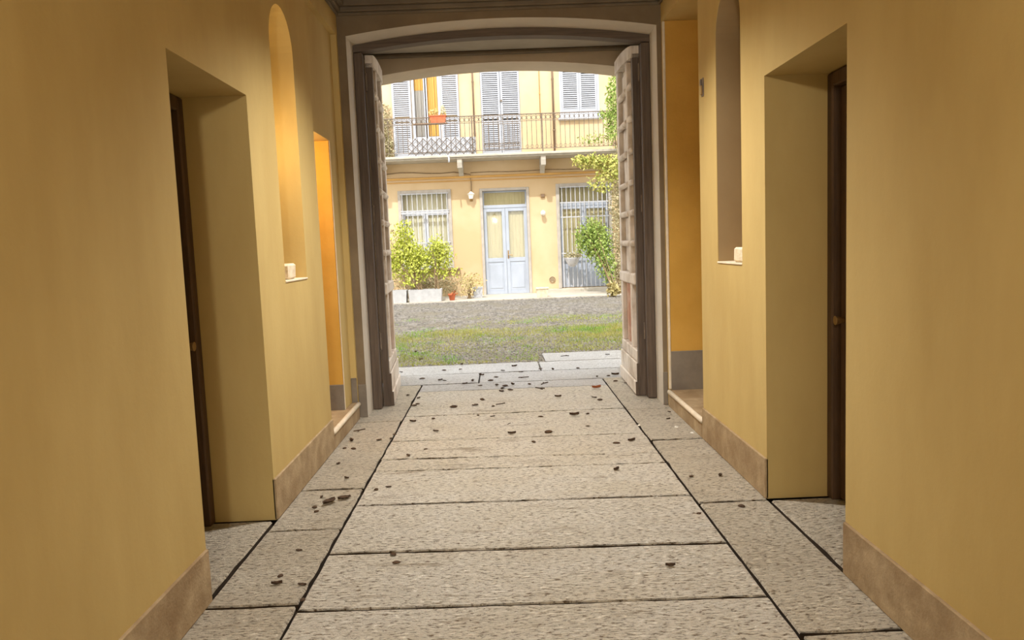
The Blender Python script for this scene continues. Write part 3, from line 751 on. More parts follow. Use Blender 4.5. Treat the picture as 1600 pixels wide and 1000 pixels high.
box('apron', 'white_paint', t, 1.68, 2.74, YF - 0.015, YF + 0.02, 4.716, 4.86, 0.006)
box('frame', 'white_paint', t, 1.691, 1.735, YF - 0.01, YF + 0.1, 4.86, 6.39, 0.005); box('frame', 'white_paint', t, 2.675, 2.719, YF - 0.01, YF + 0.1, 4.86, 6.39, 0.005)
shutter('closed louvred window shutter next to the rainwater pipe', 1.737, 2.203, 4.862, 6.38, YF + 0.01)
shutter('closed louvred window shutter next to the creeper', 2.207, 2.673, 4.862, 6.38, YF + 0.01)

# pipes
def pipe(label, x, z0, z1, r, m):
    t = thing('drainpipe', label, 'pipe', (x, YF - r - 0.01, z0))
    MB().tube([(x, YF - r - 0.012, z0), (x, YF - r - 0.012, z1)], r, 8).build('tube', m, t, smooth=True)
    for z in (z0 + 0.6, z0 + 1.9): MB().lathe([(r + 0.01, 0), (r + 0.01, 0.03)], (x, YF - r - 0.012, z), 10).build('clip', m, t)
pipe('brown rainwater pipe beside the upper window', 1.515, 3.80, 9.0, 0.026, 'wood_brown')
pipe('thin brown pipe beside the folded back shutter', -0.555, 3.80, 9.0, 0.020, 'wood_brown')
pipe('faint thin yellow conduit in the middle of the upper wall', 1.173, 4.75, 9.0, 0.010, 'facade_band')

# ------------------------------------------------------------------ balcony
YB = 19.72
t = thing('balcony', 'long stone balcony slab on brackets across the facade', 'balcony', (0, YF, 3.7))
q = MB(); q.bbox(-6.5, 6.5, YB - 0.04, YF - 0.003, 3.725, 3.79, 0.012); q.bbox(-6.5, 6.5, YB, YF - 0.003, 3.69, 3.725, 0.008)
fix_normals(q.build('slab', 'balcony_stone', t))
for x in (-5.1, -3.05, -0.95, 1.17, 3.3, 5.4):
    fix_normals(MB().prism([(YF - 0.003, 3.28), (YF - 0.003, 3.69), (YB + 0.02, 3.69), (YB + 0.02, 3.60), (YB + 0.05, 3.47), (YB + 0.14, 3.45), (YB + 0.35, 3.53), (YF - 0.12, 3.38)], 'x', x - 0.06, x + 0.06).build('bracket', 'balcony_stone', t))
MB().tube([(-1.21, YB + 0.1, 3.76), (-1.21, YB - 0.06, 3.755), (-1.205, YB - 0.08, 3.70), (-1.205, YB - 0.08, 3.60)], 0.022, 8).build('drain_spout', 'white_paint', t, smooth=True)

t = thing('balcony_railing', 'rusty iron railing with looped top band along the balcony', 'railing', (0, YB, 3.79))
X0, X1 = -6.4, 6.4
box('top_rail', 'iron', t, X0, X1, YB - 0.014, YB + 0.014, 4.715, 4.74, 0.004)
box('mid_rail', 'iron', t, X0, X1, YB - 0.006, YB + 0.006, 4.555, 4.568)
box('bottom_rail', 'iron', t, X0, X1, YB - 0.008, YB + 0.008, 3.865, 3.88)
o = rg = None; i = 0
x = -3.9
while x < 4.0:
    if o is None:
        o = MB().tube([(x, YB, 3.87), (x, YB, 4.72)], 0.0075, 5).build('baluster', 'iron', t)
        rg = MB().ring((x + 0.06, YB, 4.64), 0.052, 0.006, 10, 4).build('ring', 'iron', t)
        xs0 = x
    else:
        twin(o, t, (x - xs0, 0, 0)); twin(rg, t, (x - xs0, 0, 0))
    x += 0.12
po = None
for x in (-3.0, -0.60, 1.165, 3.0):
    if po is None: po = box('post', 'iron', t, x - 0.014, x + 0.014, YB - 0.014, YB + 0.014, 3.79, 4.74); xp = x
    else: twin(po, t, (x - xp, 0, 0))
# lower scrolls at the foot between balusters
s0 = None
for k in range(26):
    x = 0.78 + 0.12 * k
    if s0 is None: s0 = MB().ring((x, YB, 3.93), 0.04, 0.005, 8, 4).build('foot_ring', 'iron', t); xs1 = x
    else: twin(s0, t, (x - xs1, 0, 0))
# trellis panel in front of the open door
t = thing('trellis_panel', 'diamond trellis with white backing fixed low on the balcony railing', 'trellis', (-1.35, YB, 3.8))
box('backing', 'white_paint', t, -2.22, -0.52, YB + 0.02, YB + 0.03, 3.80, 4.22)
lx0, lx1, lz0, lz1 = -2.22, -0.52, 3.80, 4.22
H_ = lz1 - lz0; k = -H_
while k < (lx1 - lx0):
    for sgn in (1, -1):
        a = lx0 + k; pts = []
        for tt in (0.0, 1.0):
            xx = a + tt * H_; zz = lz0 + tt * H_ if sgn > 0 else lz1 - tt * H_
            pts.append([xx, zz])
        (xa, za), (xb, zb) = pts
        if xb <= lx0 or xa >= lx1: continue
        f = (zb - za) / (xb - xa)
        if xa < lx0: za += (lx0 - xa) * f; xa = lx0
        if xb > lx1: zb -= (xb - lx1) * f; xb = lx1
        if xb - xa < 0.03: continue
        yy = YB - 0.022 if sgn > 0 else YB - 0.034
        MB().tube([(xa, yy, za), (xb, yy, zb)], 0.009, 4).build('strip', 'iron', t)
    k += 0.20
# second iron panel before the closed shutters
t = thing('railing_panel', 'dense iron grid panel on the railing before the closed shutters', 'railing panel', (0.13, YB, 3.85))
for z in (4.50, 4.02, 3.95): box('rail', 'iron', t, -0.32, 0.60, YB - 0.03, YB - 0.018, z, z + 0.014)
for k in range(8): MB().tube([(-0.32 + 0.131 * k, YB - 0.024, 3.90), (-0.32 + 0.131 * k, YB - 0.024, 4.51)], 0.007, 5).build('bar', 'iron', t)
for k in range(10): MB().ring((-0.28 + 0.092 * k, YB - 0.024, 3.985), 0.03, 0.006, 8, 4).build('ring', 'iron', t)
# balcony flower box
t = thing('flower_box', 'terracotta flower box with small plants hung on the balcony railing', 'flower box', (-1.42, YB - 0.1, 4.55))
fix_normals(MB().add([(-1.60, YB - 0.19, 4.57), (-1.26, YB - 0.19, 4.57), (-1.26, YB - 0.02, 4.57), (-1.60, YB - 0.02, 4.57),
          (-1.63, YB - 0.21, 4.74), (-1.23, YB - 0.21, 4.74), (-1.23, YB - 0.016, 4.74), (-1.63, YB - 0.016, 4.74)],
         [(3, 2, 1, 0), (4, 5, 6, 7), (0, 1, 5, 4), (1, 2, 6, 5), (2, 3, 7, 6), (3, 0, 4, 7)]).build('box', 'terracotta', t))
box('rim', 'terracotta', t, -1.645, -1.215, YB - 0.225, YB - 0.016, 4.725, 4.75, 0.006)
box('shelf', 'wood_brown', t, -2.05, -1.2, YB - 0.2, YB - 0.016, 4.545, 4.565)
FLOWER_BOX = t

# ------------------------------------------------------------------ foliage
def leaves_mesh(name, m, parent, blobs, n, size, droop=0.3):
    """blobs: (cx,cy,cz,rx,ry,rz,weight). leaves are small folded blades"""
    Wt = np.array([b[6] for b in blobs]); Wt = Wt / Wt.sum()
    idx = RNG.choice(len(blobs), n, p=Wt); B = np.array([b[:6] for b in blobs])[idx]
    d = RNG.normal(0, 1, (n, 3)); d /= np.linalg.norm(d, axis=1)[:, None]
    r = RNG.uniform(0, 1, n) ** 0.42 * (1 + np.abs(RNG.normal(0, 0.22, n)))
    C = B[:, :3] + d * r[:, None] * B[:, 3:6]
    keep = (C[:, 1] < YF - 0.02) & (C[:, 2] > 0.2); C = C[keep]; n = len(C)
    a = RNG.normal(0, 1, (n, 3)); a[:, 2] -= droop; a /= np.linalg.norm(a, axis=1)[:, None]
    w = np.cross(a, RNG.normal(0, 1, (n, 3))); w /= np.linalg.norm(w, axis=1)[:, None]
    up = np.cross(a, w)
    s = size * RNG.uniform(0.6, 1.35, n)[:, None]
    v = np.stack([C, C + a * s * 0.5 + w * s * 0.30 + up * s * 0.1, C + a * s, C + a * s * 0.5 - w * s * 0.30 + up * s * 0.1], 1)
    v[:, :, 1] = np.minimum(v[:, :, 1], YF - 0.006)
    f = (np.array([(0, 1, 2), (0, 2, 3)])[None] + (np.arange(n) * 4)[:, None, None]).reshape(-1, 3)
    q = MB(); q.v = [tuple(p) for p in v.reshape(-1, 3).tolist()]; q.f = [tuple(k) for k in f.tolist()]
    o = q.build(name, m, parent); o['kind'] = 'stuff'; return o
def plant(name, label, cat, base_pt, blobs, n, size, m, stems=5, sr=0.012, group=None, spread=0.9):
    t = thing(name, label, cat, base_pt, group=group)
    leaves_mesh('foliage', m, t, blobs, n, size)
    for k in range(stems):
        b = blobs[k % len(blobs)]
        e = Vector((b[0] + random.uniform(-1, 1) * b[3] * 0.6, min(YF - 0.05, b[1] + random.uniform(-1, 1) * b[4] * 0.5), b[2] + random.uniform(-0.3, 0.8) * b[5]))
        s = Vector(base_pt) + Vector((random.uniform(-0.06, 0.06), random.uniform(-0.03, 0.03), 0.0))
        mid = s.lerp(e, 0.5) + Vector((random.uniform(-0.08, 0.08), random.uniform(-0.05, 0.05), 0.08))
        MB().tube([s, s.lerp(mid, 0.6), mid, mid.lerp(e, 0.6), e], [sr, sr * 0.9, sr * 0.75, sr * 0.55, sr * 0.3], 5).build('stem', 'stem', t)
    return t
pz = gz(19.2)
plant('shrub', 'bright lime green shrub rising from the long trough before the window', 'shrub', (-2.05, 19.20, 0.45),
      [(-2.3, 19.35, 1.30, 0.40, 0.25, 0.40, 6), (-2.42, 19.4, 1.80, 0.24, 0.18, 0.36, 2), (-2.05, 19.3, 1.15, 0.28, 0.2, 0.32, 3), (-2.72, 19.3, 1.15, 0.22, 0.15, 0.40, 2), (-2.2, 19.25, 0.75, 0.35, 0.15, 0.22, 0.7)], 3600, 0.07, 'leaf_lime', 9)
plant('shrub', 'smaller lime green shrub before the middle of the barred window', 'shrub', (-1.62, 19.24, 0.45),
      [(-1.55, 19.4, 1.28, 0.33, 0.2, 0.30, 4), (-1.62, 19.4, 1.55, 0.2, 0.2, 0.22, 1), (-1.5, 19.4, 0.90, 0.38, 0.2, 0.18, 1)], 1700, 0.065, 'leaf_lime', 7)
plant('shrub', 'sparse dry climbing plant against the wall under the window sill', 'shrub', (-2.45, 20.3, 0.19),
      [(-2.3, 20.38, 0.62, 0.5, 0.08, 0.32, 3), (-1.6, 20.38, 0.55, 0.5, 0.08, 0.28, 3), (-2.85, 20.3, 1.2, 0.2, 0.1, 0.8, 1.5)], 1500, 0.055, 'leaf_varieg', 12, 0.009)
plant('bush', 'wispy pale dry bush next to the glazed door', 'bush', (-0.85, 19.45, pz),
      [(-0.80, 19.45, 0.62, 0.30, 0.2, 0.20, 3), (-0.85, 19.45, 0.4, 0.2, 0.15, 0.2, 1)], 420, 0.055, 'leaf_dry', 22, 0.006)
plant('bush', 'low dark bush at the end of the trough beside the gate leaf', 'bush', (-2.98, 19.1, pz),
      [(-2.98, 19.1, 0.42, 0.14, 0.15, 0.26, 1)], 420, 0.06, 'leaf_green', 5)
plant('ivy', 'variegated ivy hanging on the upper wall beside the folded shutter', 'ivy', (-2.95, YF - 0.08, 3.8),
      [(-2.88, YF - 0.08, 4.7, 0.16, 0.08, 0.55, 3), (-2.8, YF - 0.08, 4.1, 0.14, 0.08, 0.3, 2), (-3.1, YF - 0.08, 4.4, 0.2, 0.08, 0.8, 2)], 1300, 0.06, 'leaf_varieg', 4, 0.008)
plant('shrub', 'leafy green shrub leaning across the tall barred window', 'shrub', (2.82, 19.0, gz(19)),
      [(2.45, 19.55, 1.45, 0.36, 0.25, 0.42, 5), (2.15, 19.6, 1.55, 0.25, 0.2, 0.35, 2.5), (2.62, 19.4, 0.95, 0.25, 0.2, 0.4, 3), (2.35, 19.6, 1.85, 0.25, 0.2, 0.25, 1), (2.7, 19.3, 0.55, 0.12, 0.12, 0.2, 0.6)], 3400, 0.07, 'leaf_green', 8)
plant('ivy', 'dense variegated ivy column climbing beside the tall barred window', 'ivy', (2.98, 19.2, gz(19.2)),
      [(2.98, 19.4, 0.6, 0.17, 0.2, 0.5, 2), (3.02, 19.5, 1.5, 0.20, 0.2, 0.8, 3), (2.98, 19.5, 2.5, 0.22, 0.22, 0.6, 3), (3.1, 19.6, 3.3, 0.2, 0.2, 0.6, 2)], 4200, 0.055, 'leaf_varieg', 6)
plant('creeper', 'yellowing creeper branches drooping over the string course', 'creeper', (3.05, 19.5, 3.4),
      [(2.45, 19.3, 3.45, 0.45, 0.2, 0.16, 3), (2.8, 19.3, 3.25, 0.3, 0.2, 0.25, 3), (2.15, 19.3, 3.5, 0.3, 0.15, 0.10, 1), (2.55, 19.3, 2.9, 0.3, 0.2, 0.18, 1.2)], 1700, 0.075, 'leaf_autumn', 9, 0.008)
plant('creeper', 'light green creeper climbing past the upper shuttered window', 'creeper', (3.05, 19.5, 3.8),
      [(2.88, 19.45, 4.3, 0.14, 0.15, 0.35, 2), (2.92, 19.45, 5.0, 0.16, 0.15, 0.45, 3), (2.85, 19.45, 4.6, 0.3, 0.15, 0.12, 1.2), (3.0, 19.45, 5.7, 0.12, 0.15, 0.35, 1.5), (2.45, 19.6, 4.05, 0.35, 0.1, 0.12, 0.6)], 1700, 0.065, 'leaf_green', 6, 0.008)
plant('agave', 'spiky low plant at the foot of the ivy by the gate leaf', 'plant', (2.70, 18.6, gz(18.6)),
      [(2.70, 18.6, 0.30, 0.10, 0.1, 0.15, 1)], 200, 0.12, 'leaf_dry', 16, 0.008)
leaves_mesh('foliage', 'leaf_dry', FLOWER_BOX, [(-1.52, YB - 0.11, 4.82, 0.12, 0.07, 0.09, 2), (-1.30, YB - 0.11, 4.84, 0.07, 0.07, 0.12, 2)], 220, 0.05)
# hanging basket on the bars
t = thing('hanging_basket', 'hanging basket with pale flowers hooked on the window bars', 'basket', (1.85, YF - 0.22, 0.85))
MB().lathe([(0.06, 0.0), (0.15, 0.10), (0.20, 0.22), (0.21, 0.24), (0.19, 0.235)], (1.87, YF - 0.26, 0.85), 14).build('bowl', 'iron_pale', t, smooth=True)
leaves_mesh('foliage', 'leaf_varieg', t, [(1.87, YF - 0.26, 1.14, 0.21, 0.16, 0.07, 1)], 420, 0.05)
MB().tube([(1.87, YF - 0.07, 1.2), (1.87, YF - 0.12, 1.22), (1.87, YF - 0.2, 1.1)], 0.008, 5).build('hook', 'iron', t)

# ------------------------------------------------------------------ courtyard objects
def trough(name, label, x0, x1, y0, y1, z0, z1, m, flare=0.03):
    t = thing(name, label, 'planter', ((x0 + x1) / 2, (y0 + y1) / 2, z0))
    A = [(x0 + flare, y0 + flare, z0), (x1 - flare, y0 + flare, z0), (x1 - flare, y1 - flare, z0), (x0 + flare, y1 - flare, z0)]
    B = [(x0, y0, z1), (x1, y0, z1), (x1, y1, z1), (x0, y1, z1)]
    w = 0.035
    Ci = [(x0 + w, y0 + w, z1), (x1 - w, y0 + w, z1), (x1 - w, y1 - w, z1), (x0 + w, y1 - w, z1)]
    Di = [(p[0], p[1], z1 - 0.05) for p in Ci]
    fs = [(3, 2, 1, 0)] + [(i, (i + 1) % 4, 4 + (i + 1) % 4, 4 + i) for i in range(4)] + [(4 + i, 4 + (i + 1) % 4, 8 + (i + 1) % 4, 8 + i) for i in range(4)] + [(8 + i, 8 + (i + 1) % 4, 12 + (i + 1) % 4, 12 + i) for i in range(4)]
    MB().add(A + B + Ci + Di, fs).build('body', m, t)
    box('soil', 'joint_earth', t, x0 + w, x1 - w, y0 + w, y1 - w, z1 - 0.09, z1 - 0.045)
trough('planter_trough', 'long white concrete planter trough under the lime shrubs', -2.32, -1.50, 18.99, 19.38, 0.165, 0.47, 'trough_concrete', 0.02)
trough('planter_box', 'square grey concrete planter at the end of the long trough', -2.74, -2.36, 18.97, 19.34, 0.165, 0.475, 'trough_concrete', 0.02)
trough('planter_box', 'small white planter box behind the wispy dry bush', -0.76, -0.50, 19.62, 19.90, 0.172, 0.44, 'white_paint', 0.02)
t = thing('flower_pot', 'small broken terracotta pot with orange leaf by the trough', 'flower pot', (-1.24, 19.2, 0.165))
MB().lathe([(0.06, 0), (0.085, 0.13), (0.098, 0.135), (0.098, 0.165), (0.08, 0.165), (0.075, 0.12)], (-1.26, 19.2, 0.166), 14).build('body', 'terracotta', t, smooth=True)
leaves_mesh('foliage', 'dead_leaf_orange', t, [(-1.23, 19.15, 0.33, 0.08, 0.06, 0.05, 1)], 26, 0.07)
t = thing('stone_pot', 'worn tapered stone tub standing beside the glazed door', 'tub', (0.99, 19.15, 0.165))
fix_normals(MB().add([(0.87, 19.04, 0.166), (1.11, 19.04, 0.166), (1.11, 19.26, 0.166), (0.87, 19.26, 0.166), (0.835, 19.01, 0.40), (1.145, 19.01, 0.40), (1.145, 19.29, 0.40), (0.835, 19.29, 0.40),
          (0.87, 19.045, 0.40), (1.11, 19.045, 0.40), (1.11, 19.255, 0.40), (0.87, 19.255, 0.40), (0.88, 19.055, 0.34), (1.10, 19.055, 0.34), (1.10, 19.245, 0.34), (0.88, 19.245, 0.34)],
         [(3, 2, 1, 0)] + [(i, (i + 1) % 4, 4 + (i + 1) % 4, 4 + i) for i in range(4)] + [(4 + i, 4 + (i + 1) % 4, 8 + (i + 1) % 4, 8 + i) for i in range(4)] + [(8 + i, 8 + (i + 1) % 4, 12 + (i + 1) % 4, 12 + i) for i in range(4)] + [(12, 13, 14, 15)]).build('body', 'plaster_block', t))
box('rim', 'plaster_block', t, 0.825, 1.155, 19.0, 19.03, 0.36, 0.405, 0.008)
# lantern left of the door
t = thing('wall_lantern', 'small white topped lantern on the facade beside the glazed door', 'lantern', (-0.72, YF, 2.75))
box('back_plate', 'brass', t, -0.76, -0.68, YF - 0.02, YF, 2.66, 2.86, 0.005)
MB().tube([(-0.72, YF - 0.02, 2.70), (-0.72, YF - 0.10, 2.66), (-0.72, YF - 0.14, 2.72)], 0.010, 6).build('arm', 'brass', t)
MB().lathe([(0.05, 0), (0.075, 0.10), (0.10, 0.12), (0.04, 0.17), (0.01, 0.19)], (-0.72, YF - 0.14, 2.72), 8).build('shade', 'opal_glass', t)
t = thing('wall_lamp', 'round wall lamp on the facade between door and tall window', 'lamp', (1.15, YF, 2.26))
MB().tube([(1.15, YF, 2.27), (1.15, YF - 0.03, 2.27)], 0.055, 12).build('base', 'brass', t)
MB().tube([(1.15, YF - 0.03, 2.27), (1.15, YF - 0.10, 2.28)], 0.014, 8).build('arm', 'brass', t)
MB().lathe([(0.015, -0.07), (0.055, -0.045), (0.07, 0.0), (0.055, 0.045), (0.015, 0.07)], (1.15, YF - 0.13, 2.28), 12).build('globe', 'opal_glass', t, smooth=True)
t = thing('junction_box', 'small square brown box on the facade above the round lamp', 'box', (1.16, YF, 2.73))
box('body', 'brass', t, 1.105, 1.215, YF - 0.05, YF, 2.685, 2.785, 0.008); box('cover', 'wood_brown', t, 1.115, 1.205, YF - 0.058, YF - 0.05, 2.695, 2.775, 0.004)
t = thing('wall_vent', 'round stone coloured vent low on the facade', 'vent', (1.34, YF, 0.52))
MB().tube([(1.34, YF, 0.52), (1.34, YF - 0.025, 0.52)], 0.085, 16).build('disc', 'stone_surround', t)
MB().ring((1.34, YF - 0.026, 0.52), 0.07, 0.010, 16, 5).build('rim', 'brass', t)
for dz in (-0.03, 0.0, 0.03): box('slat', 'brass', t, 1.29, 1.39, YF - 0.034, YF - 0.024, 0.513 + dz, 0.527 + dz)

# ------------------------------------------------------------------ things in the passage
def rough_block(label, x0, x1, y0, y1, z0, z1, tilt=0.0):
    q = MB(); q.bbox(x0, x1, y0, y1, z0, z1, 0.012)
    c = Vector(((x0 + x1) / 2, (y0 + y1) / 2, z0))
    q.v = [tuple(Vector(v) + Vector((noise.noise(Vector(v) * 30), noise.noise(Vector(v) * 30 + Vector((5, 0, 0))), noise.noise(Vector(v) * 30 + Vector((0, 7, 0))) * (0 if v[2] < z0 + 0.001 else 1))) * 0.006) for v in q.v]
    q.v = [(v[0], v[1], max(v[2], z0)) for v in q.v]
    o = fix_normals(q.build('stone_block', 'plaster_block', origin=c)); tag(o, label, 'stone block'); return o
rough_block('rough pale stone block on the sill of the glowing niche', XL - 0.13, XL - 0.015, 4.93, 5.08, NZ0 + 0.001, NZ0 + 0.10)
rough_block('rough pale stone block on the sill of the shaded niche', XR + 0.02, XR + 0.15, 4.70, 4.90, NZ0 + 0.001, NZ0 + 0.095)
# thin sills on the niches
struct(box('trim_11', 'marble_nosing', None, XL - 0.295, XL + 0.006, LN0 + 0.002, LN1 - 0.002, NZ0 - 0.012, NZ0 + 0.0005, 0.003), 'thin pale ledge at the bottom of the glowing niche', 'sill')
struct(box('trim_12', 'marble_nosing', None, XR - 0.006, XR + 0.295, RN0 + 0.002, RN1 - 0.002, NZ0 - 0.012, NZ0 + 0.0005, 0.003), 'thin pale ledge at the bottom of the shaded niche', 'sill')
t = thing('door_catch', 'small rusty metal catch on the wall beside the shaded niche', 'catch', (XR, 5.5, 2.48))
box('plate', 'iron', t, XR - 0.008, XR, 5.478, 5.522, 2.475, 2.60, 0.002)
box('tongue', 'brass', t, XR - 0.022, XR - 0.008, 5.486, 5.506, 2.485, 2.55, 0.003)
box('tip', 'iron', t, XR - 0.020, XR - 0.008, 5.508, 5.520, 2.55, 2.595, 0.002)

# leaf litter and chips
SCRAPS = [(-1.38, 10.92), (-1.14, 10.34), (-1.27, 9.29), (-0.74, 8.61), (-0.69, 8.57), (-0.45, 8.32), (-0.37, 8.46), (-0.28, 8.16), (-0.1, 8.14), (-0.01, 8.1), (0.07, 8.14), (-0.04, 7.93), (0.04, 7.86), (-0.05, 7.77), (-0.03, 9.09), (0.11, 9.37), (0.18, 8.93), (-0.96, 8.76), (-1.01, 7.79), (-0.88, 7.62), (-0.89, 7.24), (-0.86, 7.34), (-0.24, 7.41), (-0.3, 7.15), (-0.13, 7.08), (-0.06, 7.17), (-0.65, 6.66), (-0.26, 6.72), (-0.13, 6.65), (-0.59, 6.19), (-1.24, 5.99), (-1.25, 5.77), (-1.18, 5.75), (-1.02, 5.98), (-1.24, 6.34), (-0.92, 6.15), (-0.93, 6.0), (-0.73, 5.48), (-0.62, 5.65), (0.03, 6.0), (-1.21, 5.35), (-1.08, 4.99), (0.01, 6.35), (-0.82, 6.57), (-0.55, 9.7), (-0.28, 8.82), (-0.17, 8.45), (-0.11, 8.67), (-0.75, 9.31), (-0.55, 9.32), (0.2, 8.57), (0.25, 8.14), (0.41, 8.14), (0.34, 7.86), (1.01, 8.42), (1.22, 8.48), (1.14, 8.45), (0.86, 9.06), (0.56, 9.01), (0.42, 9.13), (0.88, 7.17), (0.84, 7.28), (0.7, 6.6), (0.65, 6.16), (0.5, 7.39), (1.43, 6.54), (1.34, 6.29), (0.92, 5.63), (0.8, 5.59), (0.7, 4.92), (1.14, 4.71), (1.32, 4.7), (1.26, 7.94), (1.17, 8.12), (0.79, 10.08), (1.35, 10.04), (0.29, 6.57), (0.19, 5.72), (-1.16, 4.62), (-1.16, 4.44), (-1.13, 4.36), (-1.08, 3.78), (-1.09, 3.48), (-1.08, 3.39), (-0.96, 3.37), (-0.92, 3.22), (-0.59, 3.67), (-0.56, 3.58), (-0.84, 4.72), (-0.77, 4.76), (1.02, 4.06), (0.72, 3.4)]
def leaf_shape(L_, Wd, curl, seed):
    """crinkled dead leaf with thickness"""
    rnd = random.Random(seed); n = 6; m_ = 4; top = []
    for i in range(n + 1):
        u = i / n; w = Wd * 0.5 * (math.sin(math.pi * (0.06 + 0.9 * u)) ** 0.8)
        for j in range(m_ + 1):
            s = j / m_ * 2 - 1
            top.append(((u - 0.5) * L_, s * w, curl * (s * s * Wd * 0.5 + (u - 0.5) ** 2 * L_ * 0.5) + rnd.uniform(0, 0.10) * Wd + 0.004))
    q = MB(); W = m_ + 1; b = len(top)
    vs = top + [(p[0], p[1], p[2] - 0.002) for p in top]; fs = []
    for i in range(n):
        for j in range(m_):
            k = i * W + j; fs += [(k, k + W, k + W + 1, k + 1), (b + k, b + k + 1, b + k + W + 1, b + k + W)]
    return q.add(vs, fs)
def lump_shape(r, sq, seed):
    rnd = random.Random(seed); q = MB()
    q.lathe([(r * 0.55, 0), (r * 0.95, r * sq * 0.45), (r * 0.8, r * sq), (r * 0.35, r * sq * 1.4)], (0, 0, 0), 8)
    q.v = [(v[0] * 1.35 + rnd.uniform(-1, 1) * r * 0.14, v[1] + rnd.uniform(-1, 1) * r * 0.14, v[2]) for v in q.v]
    return q
protos = []
for k, (a, b, c) in enumerate([(0.05, 0.026, 0.4), (0.06, 0.03, 0.8), (0.042, 0.03, 0.2)]):
    me = leaf_shape(a, b, c, k).build('proto', 'dead_leaf'); protos.append(me.data); bpy.data.objects.remove(me)
for k, (r, s) in enumerate([(0.017, 0.5), (0.021, 0.35)]):
    me = lump_shape(r, s, k).build('proto', 'dead_leaf', smooth=True); protos.append(me.data); bpy.data.objects.remove(me)
for pts in ([[(-0.045, 0, 0.005), (0, 0.006, 0.006), (0.045, -0.004, 0.005)]], [[(-0.05, 0, 0.005), (0, 0.005, 0.006), (0.05, -0.004, 0.005)], [(0, 0.005, 0.006), (0.03, 0.03, 0.006)]]):
    q = MB()
    for p in pts: q.tube(p, 0.004, 5)
    me = q.build('proto', 'dead_leaf'); protos.append(me.data); bpy.data.objects.remove(me)
me = lump_shape(0.010, 0.6, 5).build('proto', 'dead_leaf', smooth=True); protos.append(me.data); bpy.data.objects.remove(me)
def litter(name, data, x, y, label, cat, group=None, sc=1.0, rz=None, m=None, zoff=0.0):
    if m: data = data.copy(); data.materials.clear(); data.materials.append(MATS[m])
    o = bpy.data.objects.new(name, data); COL.objects.link(o)
    o.location = (x, y, (0.0 if y < 10.4 else gz(y)) - 0.001 + zoff); o.rotation_euler = (0, 0, random.uniform(0, 6.28) if rz is None else rz); o.scale = (sc,) * 3
    return tag(o, label, cat, group)
def scrap_label(x, y, pk):
    what = ('thin dark leaf scrap', 'curled dark leaf scrap', 'flat dark leaf scrap', 'small dark oval crumb', 'broad dark oval crumb', 'short dark twig', 'forked dark twig', 'tiny dark speck')[pk]
    nth = ('first', 'second', 'third', 'fourth', 'fifth', 'sixth', 'seventh', 'eighth', 'ninth', 'tenth')
    if y > 9.8: return what + ' on the grassy cobbles just beyond the threshold'
    side = 'towards the glowing niche' if x < -0.3 else 'towards the shaded niche' if x > 0.45 else 'in mid passage'
    if y > 8.36: return what + (' on the outer' if y > 9.0 else ' on the inner') + ' threshold slabs, ' + side
    if x < SLX: return what + ' on the side slabs of the glowing niche, ' + ('near part' if y < 4.2 else 'below the niche' if y < 5.6 else 'at the recess' if y < 7 else 'by the gate leaf')
    if x > SRX: return what + ' on the side slabs of the shaded niche, ' + ('near part' if y < 4.6 else 'below the niche' if y < 5.6 else 'at the recess' if y < 7 else 'by the gate leaf')
    r = sum(1 for j in LJ if j > y) - 1
    return what + ' on the ' + nth[max(0, min(9, r))] + ' central slab from the threshold, ' + side
used = set()
for k, (x, y) in enumerate(SCRAPS):
    near = y < 5.2
    x = max(-1.27, min(1.40, x))
    order = sorted(range(8), key=lambda p: (p > 4) * 0.55 + random.random()); pk = next((p for p in order if scrap_label(x, y, p) not in used), order[0]); lab = scrap_label(x, y, pk); used.add(lab)
    litter('leaf_scrap', protos[pk], x, y, lab, 'leaf', 'leaf scraps before the gate' if y < 7.2 else 'leaf scraps at the gate threshold', random.uniform(0.65, 1.05) * (0.95 if near else 1.05 if y < 6.9 else 1.45))
litter('dead_leaf', protos[1], 0.92, 7.75, 'curled orange brown dead leaf, the only orange one on the slabs', 'leaf', sc=1.6, rz=0.3, m='dead_leaf_orange')
litter('dead_leaf', protos[1], 0.58, 6.56, 'curled dark dead leaf forming a small ring on the middle slabs', 'leaf', sc=1.4, rz=0.1)
litter('dirt_clump', protos[3], 0.32, 6.0, 'dark clump of leaf dirt standing on a slab joint', 'clump', sc=1.7)
litter('dirt_clump', protos[3], -0.5, 7.12, 'round dark clump lying alone on the slab nearer the glowing recess', 'clump', sc=1.7)
litter('dead_leaf', protos[0], -1.085, 4.50, 'large dark wet leaf on the side slab beneath the glowing niche', 'leaf', sc=2.0, rz=1.0)
litter('dead_leaf', protos[2], -1.01, 4.57, 'crumpled dark leaf touching the slab seam beside the large wet leaf', 'leaf', sc=1.9, rz=0.5)
litter('pebble', protos[3], 1.06, 6.10, 'small pale stone chip on the seam below the tall recess', 'pebble', sc=0.9, m='pale_chip')
litter('pebble', protos[3], 1.34, 5.99, 'small pale stone chip close to the doorstep of the tall recess', 'pebble', sc=0.85, m='pale_chip')
litter('pebble', protos[3], 1.28, 4.14, 'round dark pebble alone on the side slab below the shaded niche', 'pebble', sc=1.1)
litter('pebble', protos[3], 1.415, 5.79, 'pale chip wedged at the foot of the baseboard', 'pebble', sc=0.8, m='pale_chip')

